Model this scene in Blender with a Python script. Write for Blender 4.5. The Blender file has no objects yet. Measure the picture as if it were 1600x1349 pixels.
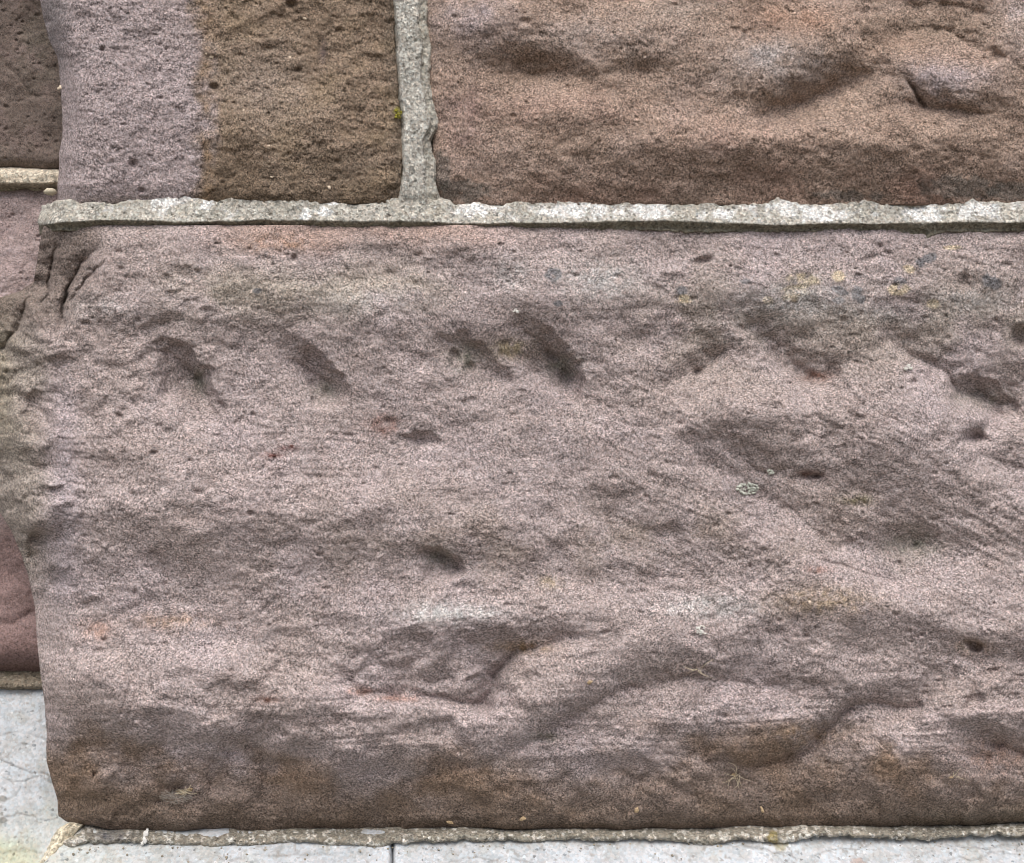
import bpy, math, random
import numpy as np

random.seed(5)
SC = bpy.context.scene
COL = SC.collection

# ------------------------------------------------------------------ camera
S = 0.0005            # metres per picture unit on the reference plane
D = 0.80              # metres from the camera to the reference plane of the wall
cam_d = bpy.data.cameras.new('camera')
cam_d.sensor_width = 36.0
cam_d.lens = 36.0 * D / (1600 * S)
cam_d.clip_start = 0.01
cam_d.clip_end = 500.0
cam = bpy.data.objects.new('camera', cam_d)
COL.objects.link(cam)
cam.location = (0, -D, 0)
cam.rotation_euler = (math.radians(90), 0, 0)
SC.camera = cam

# ------------------------------------------------------------------ light
SUN_DIR = np.array([-0.06, -0.50, 0.95])      # from the wall towards the bright part of the cloudy sky
SUN_DIR = SUN_DIR / np.linalg.norm(SUN_DIR)
elev = math.asin(SUN_DIR[2])
world = bpy.data.worlds.new('World')
SC.world = world
world.use_nodes = True
wn = world.node_tree
bg = wn.nodes['Background']
sky = wn.nodes.new('ShaderNodeTexSky')
sky.sky_type = 'NISHITA'
sky.sun_disc = False
sky.sun_elevation = elev
sky.sun_rotation = math.atan2(SUN_DIR[0], SUN_DIR[1])
sky.air_density = 0.9
sky.dust_density = 6.0
sky.ozone_density = 0.6
wn.links.new(sky.outputs[0], bg.inputs[0])
bg.inputs[1].default_value = 0.085
sun_d = bpy.data.lights.new('sun', 'SUN')
sun_d.energy = 1.5
sun_d.angle = math.radians(48)
sun_d.color = (1.0, 0.985, 0.965)
sun = bpy.data.objects.new('sun', sun_d)
COL.objects.link(sun)
from mathutils import Vector
sun.rotation_euler = Vector(SUN_DIR.tolist()).to_track_quat('Z', 'Y').to_euler()
sun.location = (1, -1.5, 2)

vs = SC.view_settings
SC.display_settings.display_device = 'sRGB'
vs.view_transform = 'Standard'
vs.look = 'None'
vs.exposure = 0.66
vs.gamma = 1.0
vs.use_curve_mapping = False


SC.cycles.pixel_filter_type = 'BLACKMAN_HARRIS'
SC.cycles.filter_width = 0.95

# ------------------------------------------------------------------ helpers
def lin(c):
    c = np.asarray(c, float) / 255.0
    return np.where(c <= 0.04045, c / 12.92, ((c + 0.055) / 1.055) ** 2.4)


_tab = {}
def vnoise(x, y, seed):
    if seed not in _tab:
        _tab[seed] = np.random.default_rng(seed).uniform(-1, 1, (512, 512)).astype(np.float32)
    t = _tab[seed]
    xf = np.floor(x); yf = np.floor(y)
    fx = (x - xf).astype(np.float32); fy = (y - yf).astype(np.float32)
    xi = xf.astype(np.int64) & 511; yi = yf.astype(np.int64) & 511
    xj = (xi + 1) & 511; yj = (yi + 1) & 511
    ux = fx * fx * (3 - 2 * fx); uy = fy * fy * (3 - 2 * fy)
    a = t[yi, xi]; b = t[yi, xj]; c = t[yj, xi]; d = t[yj, xj]
    return (a + (b - a) * ux) + ((c + (d - c) * ux) - (a + (b - a) * ux)) * uy


def fbm(x, y, wl, octv, seed, ax=1.0, ay=1.0, gain=0.5, rot=0.0):
    if rot:
        c, s = math.cos(rot), math.sin(rot)
        x, y = x * c + y * s, -x * s + y * c
    out = 0; amp = 1.0; tot = 0
    f = 1.0 / wl
    for k in range(octv):
        out = out + amp * vnoise(x * f / ax + 17.3 * k, y * f / ay + 9.1 * k, seed + 31 * k)
        tot += amp; amp *= gain; f *= 2.03
    return out / tot * 1.6


def sstep(a, b, x):
    t = np.clip((x - a) / (b - a), 0, 1)
    return t * t * (3 - 2 * t)


def pl(pts):
    a = np.array(pts, float)
    return lambda v: np.interp(v, a[:, 0], a[:, 1])


def unproj(px, py, dmm):
    """picture units and depth towards the viewer in mm -> world"""
    d = np.asarray(dmm) * 0.001
    k = (D - d) / D
    return np.stack([(px - 800.0) * S * k, -d + 0 * px, (674.5 - py) * S * k], axis=-1)


def axis(segs):
    out = []
    for a, b, st in segs:
        n = max(1, int(round((b - a) / st)))
        out.append(a + (b - a) * np.arange(n) / n)
    out.append([segs[-1][1]])
    return np.concatenate(out)


class Field:
    """a dense relief over a region: warped grid, depth H in mm, base colour C"""
    def __init__(self, xs, ys, left=None, right=None, top=None, bot=None, band=120.0):
        self.xs, self.ys = xs, ys
        X, Y = np.meshgrid(xs, ys)
        X = X.astype(float); Y = Y.astype(float)
        x0, x1, y0, y1 = xs[0], xs[-1], ys[0], ys[-1]
        X0, Y0 = X.copy(), Y.copy()
        el = er = et = eb = np.full(X.shape, 1e4)
        bx = min(band, (x1 - x0) * 0.5); by = min(band, (y1 - y0) * 0.5)
        if top is not None:
            Y = Y + (top(X0) - y0) * (1 - sstep(0, by, Y0 - y0))
        if bot is not None:
            Y = Y + (bot(X0) - y1) * (1 - sstep(0, by, y1 - Y0))
        if left is not None:
            X = X + (left(Y) - x0) * (1 - sstep(0, bx, X0 - x0))
        if right is not None:
            X = X + (right(Y) - x1) * (1 - sstep(0, bx, x1 - X0))
        if left is not None: el = X - left(Y)
        if right is not None: er = right(Y) - X
        if top is not None: et = Y - top(X)
        if bot is not None: eb = bot(X) - Y
        self.X, self.Y = X, Y
        self.el, self.er, self.et, self.eb = [np.maximum(e, 0) for e in (el, er, et, eb)]
        self.H = np.zeros(X.shape)
        self.C = np.zeros(X.shape + (3,))
        self.soft = 2.0
        self.K = 1.0                        # relief multiplier

    def sl(self, x0, x1, y0, y1):
        i0, i1 = np.searchsorted(self.xs, [x0 - 60, x1 + 60])
        j0, j1 = np.searchsorted(self.ys, [y0 - 40, y1 + 40])
        return slice(j0, j1), slice(i0, i1)

    def gauss(self, cx, cy, rx, ry, rot=0, p=1.0):
        m = 3.2 * max(rx, ry) + 4
        s = self.sl(cx - m, cx + m, cy - m, cy + m)
        dx = self.X[s] - cx; dy = self.Y[s] - cy
        c, q = math.cos(math.radians(rot)), math.sin(math.radians(rot))
        u = (dx * c + dy * q) / rx; v = (-dx * q + dy * c) / ry
        return s, np.exp(-np.power(u * u + v * v, p))

    def bump(self, cx, cy, rx, ry, a, rot=0, p=1.0):
        s, g = self.gauss(cx, cy, rx, ry, rot, p)
        self.H[s] += a * self.K * g

    def scarp(self, poly, up, down, a, wob=0.0, p=1.0):
        """a valley along a polyline (x, y[, weight]); 'up' and 'down' are the widths on its two sides"""
        P = np.array([(q[0], q[1], q[2] if len(q) > 2 else 1.0) for q in poly], float)
        m = 3.5 * max(up, down)
        s = self.sl(P[:, 0].min() - m, P[:, 0].max() + m, P[:, 1].min() - m, P[:, 1].max() + m)
        X, Y = self.X[s], self.Y[s]
        if wob:
            X = X + wob * fbm(X, Y, 22, 2, 911); Y = Y + wob * fbm(X, Y, 22, 2, 917)
        ds, rs, ws = [], [], []
        for (ax, ay, aw), (bx, by, bw) in zip(P[:-1], P[1:]):
            dx, dy = bx - ax, by - ay
            L2 = dx * dx + dy * dy + 1e-9
            t = np.clip(((X - ax) * dx + (Y - ay) * dy) / L2, 0, 1)
            d = np.hypot(X - (ax + t * dx), Y - (ay + t * dy))
            ds.append(d); ws.append(aw + (bw - aw) * t)
            rs.append((dx * (Y - ay) - dy * (X - ax)) / math.sqrt(L2) / (d + 1e-6))
        dm = np.min(ds, axis=0)
        tau = 3.0 + 0.12 * dm
        q = [np.exp(-(d - dm) / tau) for d in ds]
        qs = sum(q)
        d = sum(a_ * b_ for a_, b_ in zip(q, ds)) / qs
        side = np.clip(sum(a_ * b_ for a_, b_ in zip(q, rs)) / qs, -1, 1)
        wt = sum(a_ * b_ for a_, b_ in zip(q, ws)) / qs
        L = up + (down - up) * (0.5 + 0.5 * side)
        if self.K > 1 and p == 1.0:
            d2 = np.sqrt(d * d + self.soft) - math.sqrt(self.soft)
            self.H[s] -= a * self.K * wt * (0.85 * np.exp(-np.power(d2 / L, 1.08)) + 0.13 * np.exp(-np.power(d2 / 7.0, 1.2)))
        else:
            self.H[s] -= a * wt * np.exp(-np.power(d / L, p))
        return s, d, wt

    def scoop(self, cx, cy, rx, ry, rot, a, dx, dy, skew=0.55, q=3.0):
        """a gouged dent with a sharp lip on the (dx, dy) side and a floor that rises away from it"""
        m = max(rx, ry) * 1.3
        s = self.sl(cx - m, cx + m, cy - m, cy + m)
        wx = 11 * fbm(self.X[s], self.Y[s], 38, 3, 921); wy = 11 * fbm(self.X[s], self.Y[s], 38, 3, 927)
        X = self.X[s] - cx + wx; Y = self.Y[s] - cy + wy
        c, n = math.cos(math.radians(rot)), math.sin(math.radians(rot))
        u = (X * c + Y * n) / rx; v = (-X * n + Y * c) / ry
        r = np.sqrt(u * u + v * v)
        g = ((X / max(rx, ry)) * dx + (Y / max(rx, ry)) * dy) / math.hypot(dx, dy)
        dep = np.clip(1 - r ** np.where(g > 0.1, q + .4, np.maximum(q - 1.2, 1.5)), 0, 1) * np.clip((1 - skew) + skew * np.clip(g * 1.4, -1, 1), 0, 2)
        self.H[s] -= a * dep
        return s, np.clip(1 - r ** q, 0, 1)

    def facets(self, size, tilt, seed, mask, ax=1.3, tau=0.10):
        """broken, chipped faces: little planes of random tilt meeting in low ledges"""
        gx, gy = self.X / (size * ax), self.Y / size
        gx = gx + 0.16 * fbm(self.X, self.Y, size * .5, 2, seed + 5); gy = gy + 0.16 * fbm(self.X, self.Y, size * .5, 2, seed + 6)
        ix, iy = np.floor(gx).astype(int), np.floor(gy).astype(int)
        T = np.random.default_rng(seed).uniform(-1, 1, (5, 64, 64))
        ds, hs = [], []
        for oy in (-1, 0, 1):
            for ox in (-1, 0, 1):
                jx, jy = (ix + ox) & 63, (iy + oy) & 63
                px = ix + ox + .5 + .42 * T[0][jy, jx]; py = iy + oy + .5 + .42 * T[1][jy, jx]
                ex, ey = gx - px, gy - py
                ds.append(np.hypot(ex, ey)); hs.append((T[2][jy, jx] * ex + T[3][jy, jx] * ey) * 1.0 + .22 * T[4][jy, jx])
        dm = np.min(ds, axis=0)
        w = [np.exp(-(d - dm) / tau) for d in ds]
        self.H += mask * tilt * size * sum(a * b for a, b in zip(w, hs)) / sum(w)

    def crack(self, poly, w, a, wob=2.0):
        self.scarp(poly, w, w, a, wob=wob, p=1.3)

    def pits(self, n, seed, rmin, rmax, dmin, dmax, box, squash=0.7):
        r = np.random.default_rng(seed)
        for k in range(n):
            cx = r.uniform(box[0], box[2]); cy = r.uniform(box[1], box[3])
            q = rmin + (rmax - rmin) * r.random() ** 3
            i0, i1 = np.searchsorted(self.xs, [cx - 3 * q, cx + 3 * q])
            j0, j1 = np.searchsorted(self.ys, [cy - 3 * q, cy + 3 * q])
            s = (slice(j0, j1), slice(i0, i1))
            X = self.X[s]; Y = self.Y[s]
            if X.size == 0: continue
            mx, my = X.mean(), Y.mean()
            u = (X - mx) / q; v = (Y - my) / (q * squash)
            self.H[s] -= r.uniform(dmin, dmax) * np.exp(-(u * u + v * v) ** 1.5)

    def tint(self, m, col, s=None):
        c = lin(col)
        if s is None:
            self.C += (c - self.C) * np.clip(m, 0, 1)[..., None]
        else:
            self.C[s] += (c - self.C[s]) * np.clip(m, 0, 1)[..., None]

    def blob(self, cx, cy, rx, ry, col, a=1.0, rot=0, rag=0.5, wl=14, seed=77, p=1.0):
        """a stain with a ragged outline"""
        s, g = self.gauss(cx, cy, rx, ry, rot, p)
        n = fbm(self.X[s], self.Y[s], wl, 3, seed)
        m = sstep(0.15, 0.5, g * (1 + 0.8 * rag * n)) if rag > 0.9 else g * np.clip(1 + rag * n, 0, 2)
        self.tint(m * a, col, s)

    def grain(self, a, wl=3.6, seed=3, white=0.1):
        self.H += a * fbm(self.X, self.Y, wl, 2, seed, ax=1.25, gain=0.6)
        self.H += white * np.random.default_rng(seed).uniform(-1, 1, self.X.shape)

    def at(self, px, py):
        i = min(len(self.xs) - 1, int(np.searchsorted(self.xs, px))); j = min(len(self.ys) - 1, int(np.searchsorted(self.ys, py)))
        for _ in range(6):
            j = int(np.clip(j + round((py - self.Y[j, i]) / 1.7), 0, len(self.ys) - 1))
            i = int(np.clip(i + round((px - self.X[j, i]) / 1.7), 0, len(self.xs) - 1))
        return float(self.H[max(0, j - 1):j + 2, max(0, i - 1):i + 2].max())


def link(name, me, mat, parent=None, label=None, kind=None):
    me.name = name
    me.materials.append(mat)
    o = bpy.data.objects.new(name, me)
    COL.objects.link(o)
    if parent is not None:
        o.parent = parent
        if parent.type == 'EMPTY':
            o.location = -parent.location
    if label: o['label'] = label
    if kind: o['kind'] = kind
    return o


def field_object(f, name, mat, parent, back=0.10, label=None, skirt=True, sat=None):
    if sat is None: sat = {'sandstone': 0.73, 'fine_sandstone': 0.6}.get(mat.name, 1.0)
    V = unproj(f.X, f.Y, f.H)
    n, m = f.X.shape
    idx = np.arange(n * m).reshape(n, m)
    quads = np.stack([idx[:-1, :-1], idx[1:, :-1], idx[1:, 1:], idx[:-1, 1:]], -1).reshape(-1, 4)
    verts = V.reshape(-1, 3)
    cols = f.C.reshape(-1, 3)
    if skirt:
        ring = np.concatenate([idx[0, :-1], idx[:-1, -1], idx[-1, :0:-1], idx[:0:-1, 0]])   # clockwise from the front
        rv = verts[ring].copy()
        cen = rv.mean(0)
        mid = rv.copy(); mid[:, 1] += 0.012
        bk = rv.copy(); bk[:, 1] = np.maximum(back, mid[:, 1] + 0.004)
        k = len(ring); b0 = n * m
        r1 = b0 + np.arange(k); r2 = b0 + k + np.arange(k)
        rn = np.roll(ring, -1)
        quads = np.concatenate([quads,
                                np.stack([ring, rn, np.roll(r1, -1), r1], -1),
                                np.stack([r1, np.roll(r1, -1), np.roll(r2, -1), r2], -1)])
        verts = np.concatenate([verts, mid, bk])
        cols = np.concatenate([cols, cols[ring], cols[ring]])
    me = bpy.data.meshes.new(name)
    me.vertices.add(len(verts)); me.vertices.foreach_set('co', verts.astype(np.float32).ravel())
    me.loops.add(quads.size); me.loops.foreach_set('vertex_index', quads.astype(np.int32).ravel())
    me.polygons.add(len(quads))
    me.polygons.foreach_set('loop_start', (np.arange(len(quads)) * 4).astype(np.int32))
    me.polygons.foreach_set('use_smooth', np.ones(len(quads), dtype=bool))
    if sat != 1.0:
        lum = (cols * np.array([.2126, .7152, .0722])).sum(1, keepdims=True)
        cols = lum + (cols - lum) * sat
    at = me.attributes.new('stone_colour', 'FLOAT_COLOR', 'POINT')
    rgba = np.ones((len(verts), 4), np.float32); rgba[:, :3] = np.clip(cols, 0, 1)
    at.data.foreach_set('color', rgba.ravel())
    me.update(calc_edges=True)
    me.validate()
    return link(name, me, mat, parent, label)


# ------------------------------------------------------------------ materials
def grain_material(name, cell=1150.0, lo=0.46, hi=1.55, sparkle=0.07, bump=0.35, rough=0.92, fine=0.25, dark=0.085, big_lo=0.40, big_hi=0.60):
    m = bpy.data.materials.new(name)
    m.use_nodes = True
    nt = m.node_tree; N = nt.nodes; L = nt.links
    b = N['Principled BSDF']
    b.inputs['Roughness'].default_value = rough
    b.inputs['Specular IOR Level'].default_value = 0.25
    tc = N.new('ShaderNodeTexCoord')
    at = N.new('ShaderNodeAttribute'); at.attribute_name = 'stone_colour'
    # distort the coordinates so grains are not perfect cells
    nz = N.new('ShaderNodeTexNoise'); nz.inputs['Scale'].default_value = cell * 0.9; nz.inputs['Detail'].default_value = 2
    L.new(tc.outputs['Object'], nz.inputs['Vector'])
    mx = N.new('ShaderNodeVectorMath'); mx.operation = 'MULTIPLY_ADD'
    L.new(nz.outputs['Color'], mx.inputs[0]); mx.inputs[1].default_value = (0.0012, 0.0012, 0.0012)
    L.new(tc.outputs['Object'], mx.inputs[2])
    vo = N.new('ShaderNodeTexVoronoi'); vo.inputs['Scale'].default_value = cell
    L.new(mx.outputs[0], vo.inputs['Vector'])
    sp = N.new('ShaderNodeSeparateColor'); L.new(vo.outputs['Color'], sp.inputs[0])
    rp = N.new('ShaderNodeValToRGB')
    e = rp.color_ramp.elements
    def g(v): return (v / 2, v / 2, v / 2, 1)
    e[0].position = 0.0; e[0].color = g(lo * 0.45)
    e[1].position = 1.0; e[1].color = g(min(2.0, hi * 1.25))
    for p_, v_ in ((dark, lo * 0.9), (0.30, 0.85 * 0.5 + lo * 0.5), (0.55, 1.0), (0.80, hi * 0.5 + 0.5), (1 - sparkle, hi)):
        k = e.new(p_); k.color = g(v_)
    L.new(sp.outputs[0], rp.inputs[0])
    # finer second layer
    n2 = N.new('ShaderNodeTexNoise'); n2.inputs['Scale'].default_value = cell * 1.7; n2.inputs['Detail'].default_value = 3
    n2.inputs['Roughness'].default_value = 0.7
    L.new(tc.outputs['Object'], n2.inputs['Vector'])
    mr = N.new('ShaderNodeMapRange'); mr.inputs[1].default_value = 0.3; mr.inputs[2].default_value = 0.7
    mr.inputs[3].default_value = 1 - fine; mr.inputs[4].default_value = 1 + fine
    L.new(n2.outputs['Fac'], mr.inputs[0])
    mu = N.new('ShaderNodeMath'); mu.operation = 'MULTIPLY'
    L.new(rp.outputs[0], mu.inputs[0]); L.new(mr.outputs[0], mu.inputs[1])
    m2 = N.new('ShaderNodeMath'); m2.operation = 'MULTIPLY'; m2.inputs[1].default_value = 2.0
    L.new(mu.outputs[0], m2.inputs[0])
    # grains stand out more in some places than in others; a few are large
    n4 = N.new('ShaderNodeTexNoise'); n4.inputs['Scale'].default_value = 42; n4.inputs['Detail'].default_value = 3
    L.new(tc.outputs['Object'], n4.inputs['Vector'])
    r4 = N.new('ShaderNodeMapRange'); r4.inputs[1].default_value = .35; r4.inputs[2].default_value = .65; r4.inputs[3].default_value = .72; r4.inputs[4].default_value = 1.2
    L.new(n4.outputs['Fac'], r4.inputs[0])
    gm = N.new('ShaderNodeMix'); gm.data_type = 'FLOAT'; gm.inputs['A'].default_value = 1.0
    L.new(r4.outputs[0], gm.inputs['Factor']); L.new(m2.outputs[0], gm.inputs['B'])
    v5 = N.new('ShaderNodeTexVoronoi'); v5.inputs['Scale'].default_value = cell * .30
    L.new(mx.outputs[0], v5.inputs['Vector'])
    s5 = N.new('ShaderNodeSeparateColor'); L.new(v5.outputs['Color'], s5.inputs[0])
    r5 = N.new('ShaderNodeValToRGB'); r5.color_ramp.interpolation = 'CONSTANT'
    e5 = r5.color_ramp.elements
    e5[0].position = 0; e5[0].color = (big_lo, big_lo, big_lo, 1); e5[1].position = .10; e5[1].color = (.5, .5, .5, 1)
    for p_, v_ in ((.30, .455), (.48, .525), (.66, .48), (.90, big_hi)):
        k = e5.new(p_); k.color = (v_, v_, v_, 1)
    L.new(s5.outputs[0], r5.inputs[0])
    d5 = N.new('ShaderNodeMapRange'); d5.inputs[1].default_value = .25; d5.inputs[2].default_value = .5; d5.inputs[3].default_value = 1; d5.inputs[4].default_value = .25
    L.new(v5.outputs['Distance'], d5.inputs[0])
    x5 = N.new('ShaderNodeMix'); x5.data_type = 'FLOAT'; x5.inputs['A'].default_value = .5
    L.new(d5.outputs[0], x5.inputs['Factor']); L.new(r5.outputs[0], x5.inputs['B'])
    m5 = N.new('ShaderNodeMath'); m5.operation = 'MULTIPLY'; L.new(gm.outputs[0], m5.inputs[0]); L.new(x5.outputs[0], m5.inputs[1])
    m6 = N.new('ShaderNodeMath'); m6.operation = 'MULTIPLY'; m6.inputs[1].default_value = 2.0; L.new(m5.outputs[0], m6.inputs[0])
    m2 = m6
    # per grain hue: some grains pinker, some greyer
    hue = N.new('ShaderNodeMix'); hue.data_type = 'RGBA'; hue.inputs['A'].default_value = (1.05, 0.985, 0.97, 1); hue.inputs['B'].default_value = (0.955, 1.0, 1.05, 1)
    L.new(sp.outputs[1], hue.inputs['Factor'])
    v1 = N.new('ShaderNodeVectorMath'); v1.operation = 'MULTIPLY'
    L.new(at.outputs['Color'], v1.inputs[0]); L.new(hue.outputs['Result'], v1.inputs[1])
    v2 = N.new('ShaderNodeVectorMath'); v2.operation = 'SCALE'
    L.new(v1.outputs[0], v2.inputs[0]); L.new(m2.outputs[0], v2.inputs['Scale'])
    L.new(v2.outputs[0], b.inputs['Base Color'])
    bp = N.new('ShaderNodeBump'); bp.inputs['Strength'].default_value = bump; bp.inputs['Distance'].default_value = 0.0006
    ad = N.new('ShaderNodeMath'); ad.operation = 'ADD'
    L.new(vo.outputs['Distance'], ad.inputs[0]); L.new(n2.outputs['Fac'], ad.inputs[1])
    L.new(ad.outputs[0], bp.inputs['Height'])
    L.new(bp.outputs[0], b.inputs['Normal'])
    return m


def plain_material(name, col, rough=0.9, var=0.25, scale=900.0):
    m = bpy.data.materials.new(name); m.use_nodes = True
    nt = m.node_tree; b = nt.nodes['Principled BSDF']
    b.inputs['Roughness'].default_value = rough
    b.inputs['Specular IOR Level'].default_value = 0.2
    tc = nt.nodes.new('ShaderNodeTexCoord')
    n = nt.nodes.new('ShaderNodeTexNoise'); n.inputs['Scale'].default_value = scale; n.inputs['Detail'].default_value = 3
    nt.links.new(tc.outputs['Object'], n.inputs['Vector'])
    r = nt.nodes.new('ShaderNodeValToRGB')
    c = lin(col)
    r.color_ramp.elements[0].position = 0.3; r.color_ramp.elements[0].color = (*(c * (1 - var)), 1)
    r.color_ramp.elements[1].position = 0.7; r.color_ramp.elements[1].color = (*np.minimum(c * (1 + var), 0.95), 1)
    nt.links.new(n.outputs['Fac'], r.inputs[0]); nt.links.new(r.outputs[0], b.inputs['Base Color'])
    return m


M_SAND = grain_material('sandstone')
M_SAND_FINE = grain_material('fine_sandstone', cell=1200, lo=0.7, hi=1.3, sparkle=0.02, bump=0.2)
M_MORTAR = grain_material('mortar', cell=640, lo=0.62, hi=1.28, sparkle=0.10, bump=0.5, dark=0.04, big_lo=.42, big_hi=.6)
M_LIME = grain_material('limestone', cell=500, lo=0.90, hi=1.07, sparkle=0.02, bump=0.12, fine=0.06, dark=0.02, rough=0.8, big_lo=.47, big_hi=.53)


# ------------------------------------------------------------------ things
def thing(name, label, cat, loc, group=None):
    o = bpy.data.objects.new(name, None)
    o.empty_display_size = 0.05
    COL.objects.link(o)
    o.location = loc
    o['label'] = label; o['category'] = cat
    if group: o['group'] = group
    return o


wall = thing('stone_wall', 'projecting wall corner of big rough mauve and brown sandstone blocks with raised pale mortar', 'wall', (0, 0.05, -0.33))
back_wall = thing('stone_wall', 'set back stretch of dark and pink wall stones at the left edge of the picture', 'wall', (-0.45, 0.12, -0.21))
plinth = thing('plinth', 'pale grey smooth limestone plinth with hairline cracks under the sandstone blocks', 'plinth', (0, 0.05, -0.45))

ST = 1.62

# ---------------- the long main block
left = pl([(300, 78), (330, 75), (360, 66), (400, 60), (440, 53), (456, 30), (466, -4), (500, -30), (600, -48), (700, -42),
           (760, -22), (800, 0), (830, 18), (870, 35), (900, 44), (950, 55), (1000, 58), (1040, 62), (1100, 70), (1150, 73),
           (1190, 73), (1215, 79), (1250, 90), (1280, 92), (1298, 104), (1330, 110)])
_lf = left
left = lambda y: _lf(y) + 0.7 * fbm(y, y * 0 + 3, 30, 2, 40)
top = lambda x: 352 + 0 * x
bot = lambda x: np.interp(x, [60, 110, 140, 250, 330, 420, 620, 760, 900, 1100, 1300, 1450, 1600, 2200],
                          [1290, 1296, 1301, 1299, 1302, 1300, 1298, 1294, 1297, 1295, 1293, 1291, 1286, 1285]) + 1.6 * fbm(x, 0 * x, 30, 3, 41)
xs = axis([(10, 1640, ST), (1640, 2200, 14)])
ys = axis([(352, 1298, ST)])
f = Field(xs, ys, left, None, top, bot, band=300)
X, Y = f.X, f.Y
H = f.H
# broad form: rounded arris on the left, underside rolling in at the bottom, drafted top edge
e = np.clip(f.el / 120.0, 0, 1)
leftdeep = np.interp(Y, [352, 430, 480, 620, 760, 860, 1000, 1200, 1300], [16, 26, 36, 38, 36, 32, 26, 22, 20])
H -= leftdeep * (1 - e) ** 2.3
H -= 5 * np.clip(1 - f.et / 34.0, 0, 1) ** 2.0
eb = np.clip(1 - f.eb / 200.0, 0, 1)
H -= 25 * eb ** 1.8 + 8 * np.clip(1 - f.eb / 22.0, 0, 1) ** 2
H += 5.0 * fbm(X, Y, 210, 3, 50, gain=0.42)
H += 2.1 * fbm(X, Y, 80, 3, 60, ax=1.3, gain=0.5, rot=0.25)
B = f.bump
f.K = 2.1
# broad swellings (light from above makes their upper flanks bright)
B(330, 470, 330, 55, 2.4)
B(250, 800, 260, 90, 9, 8)
B(620, 800, 300, 90, 5, 12)
B(300, 1090, 330, 75, 9, 3)
B(860, 470, 200, 55, 2.4)
B(1240, 690, 70, 40, 0)
B(1180, 660, 110, 55, 5, 10)
B(1430, 690, 210, 80, 5.5, 28)
B(1130, 800, 230, 60, 4, 25)
B(1480, 960, 300, 60, 7, 8)
B(1000, 985, 260, 60, 5, 6)
B(900, 1075, 100, 55, 7, -25)
B(690, 965, 170, 34, 3)
B(1160, 1120, 170, 40, 2.5, 0)
B(1420, 1180, 150, 55, 5, -10)
B(560, 1180, 160, 45, 6)
B(1560, 1120, 70, 40, 6)
B(1300, 450, 300, 60, 4)
# sunk fields
B(1330, 850, 160, 40, -4, 25)
B(690, 1060, 100, 45, -2.5, 0)
B(850, 900, 200, 30, -2, 10)
s_ = f.scarp
f.K = 1.7
# hollows with an overhanging upper right lip
s_([(1232, 750, .3), (1255, 742, 1), (1275, 743, 1), (1290, 750, .2)], 4, 26, 4, wob=1)
sc = f.scoop
sc(280, 608, 92, 56, 52, 25, .75, -.55)
sc(302, 592, 26, 17, 60, 5, .8, -.4)
sc(474, 586, 84, 50, 36, 23, .8, -.1)
sc(500, 605, 30, 20, 30, 5, .8, .0)
sc(846, 558, 94, 48, 45, 27, .8, -.15)
sc(876, 578, 30, 20, 50, 6, .8, -.1)
sc(735, 570, 74, 42, 35, 14, .5, -.6)
sc(684, 886, 46, 32, 18, 20, .7, -.7)
B(1425, 848, 56, 26, -6.5, 8); B(1400, 862, 26, 16, -2, 0)
sc(655, 690, 44, 18, 5, 9, .1, -.9)
sc(1535, 622, 66, 30, 32, 9, .6, -.6)
s_([(232, 546, .2), (268, 552, .7), (298, 580, 1), (322, 615, 1), (340, 655, .5)], 3, 10, 4.5, wob=3, p=1.6)
s_([(440, 556, .2), (475, 572, .7), (508, 592, 1), (528, 614, .8), (532, 630, .2)], 3, 10, 4.0, wob=3, p=1.6)
s_([(808, 512, .3), (845, 532, .8), (878, 562, 1), (902, 590, .8)], 3, 10, 4.5, wob=3, p=1.6)
s_([(648, 870, .3), (678, 863, 1), (702, 872, 1), (718, 890, .7)], 2.5, 8, 5, wob=1.5, p=1.6)
B(470, 572, 95, 50, -2.6, 30); B(845, 558, 100, 55, -2.8, 40); B(285, 598, 75, 55, -1.8, 45); B(725, 562, 80, 40, -1.6, 30); B(682, 884, 60, 40, -1.6)
B(1175, 640, 85, 42, 3.5)
# the scalloped scarp on the right
f.soft = 18.0
s_([(1000, 610, .1), (1050, 598, .4), (1086, 580, 1), (1112, 562, 1.1), (1142, 545, .5), (1156, 532, .05)], 50, 28, 11, wob=4)
s_([(1115, 500, .15), (1150, 502, .35), (1180, 514, .8), (1205, 535, 1), (1235, 568, 1.1), (1268, 596, 1.2), (1282, 604, .9), (1300, 585, .9), (1320, 563, .4), (1352, 545, .1)], 56, 28, 12, wob=7)
s_([(1352, 536, .2), (1390, 540, .6), (1430, 555, .9), (1480, 588, 1), (1520, 618, 1.3), (1560, 636, 1.3), (1582, 645, .4)], 60, 32, 12, wob=8)
f.soft = 2.0
# long fold falling to the right, and the hollow at its end
s_([(1030, 640, .3), (1062, 690, .8), (1120, 735, 1), (1190, 775, .8), (1260, 825, .7), (1330, 870, .8), (1385, 905, 1), (1420, 912, .3)], 40, 24, 3.6, wob=6)
s_([(1090, 640, .2), (1130, 690, .6), (1180, 735, .9), (1215, 740, .7), (1240, 715, .3)], 46, 22, 5, wob=8)
f.crack([(1240, 862, .2), (1290, 875, .7), (1340, 893, 1), (1378, 904, 1), (1400, 912, .4)], 3.0, 3.0)
s_([(1500, 690, .3), (1525, 680, 1), (1545, 690, .4)], 8, 14, 6, wob=2)
s_([(1490, 660, .2), (1530, 715, .7), (1600, 735, .9), (1700, 760, .5)], 40, 30, 5, wob=5)
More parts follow.
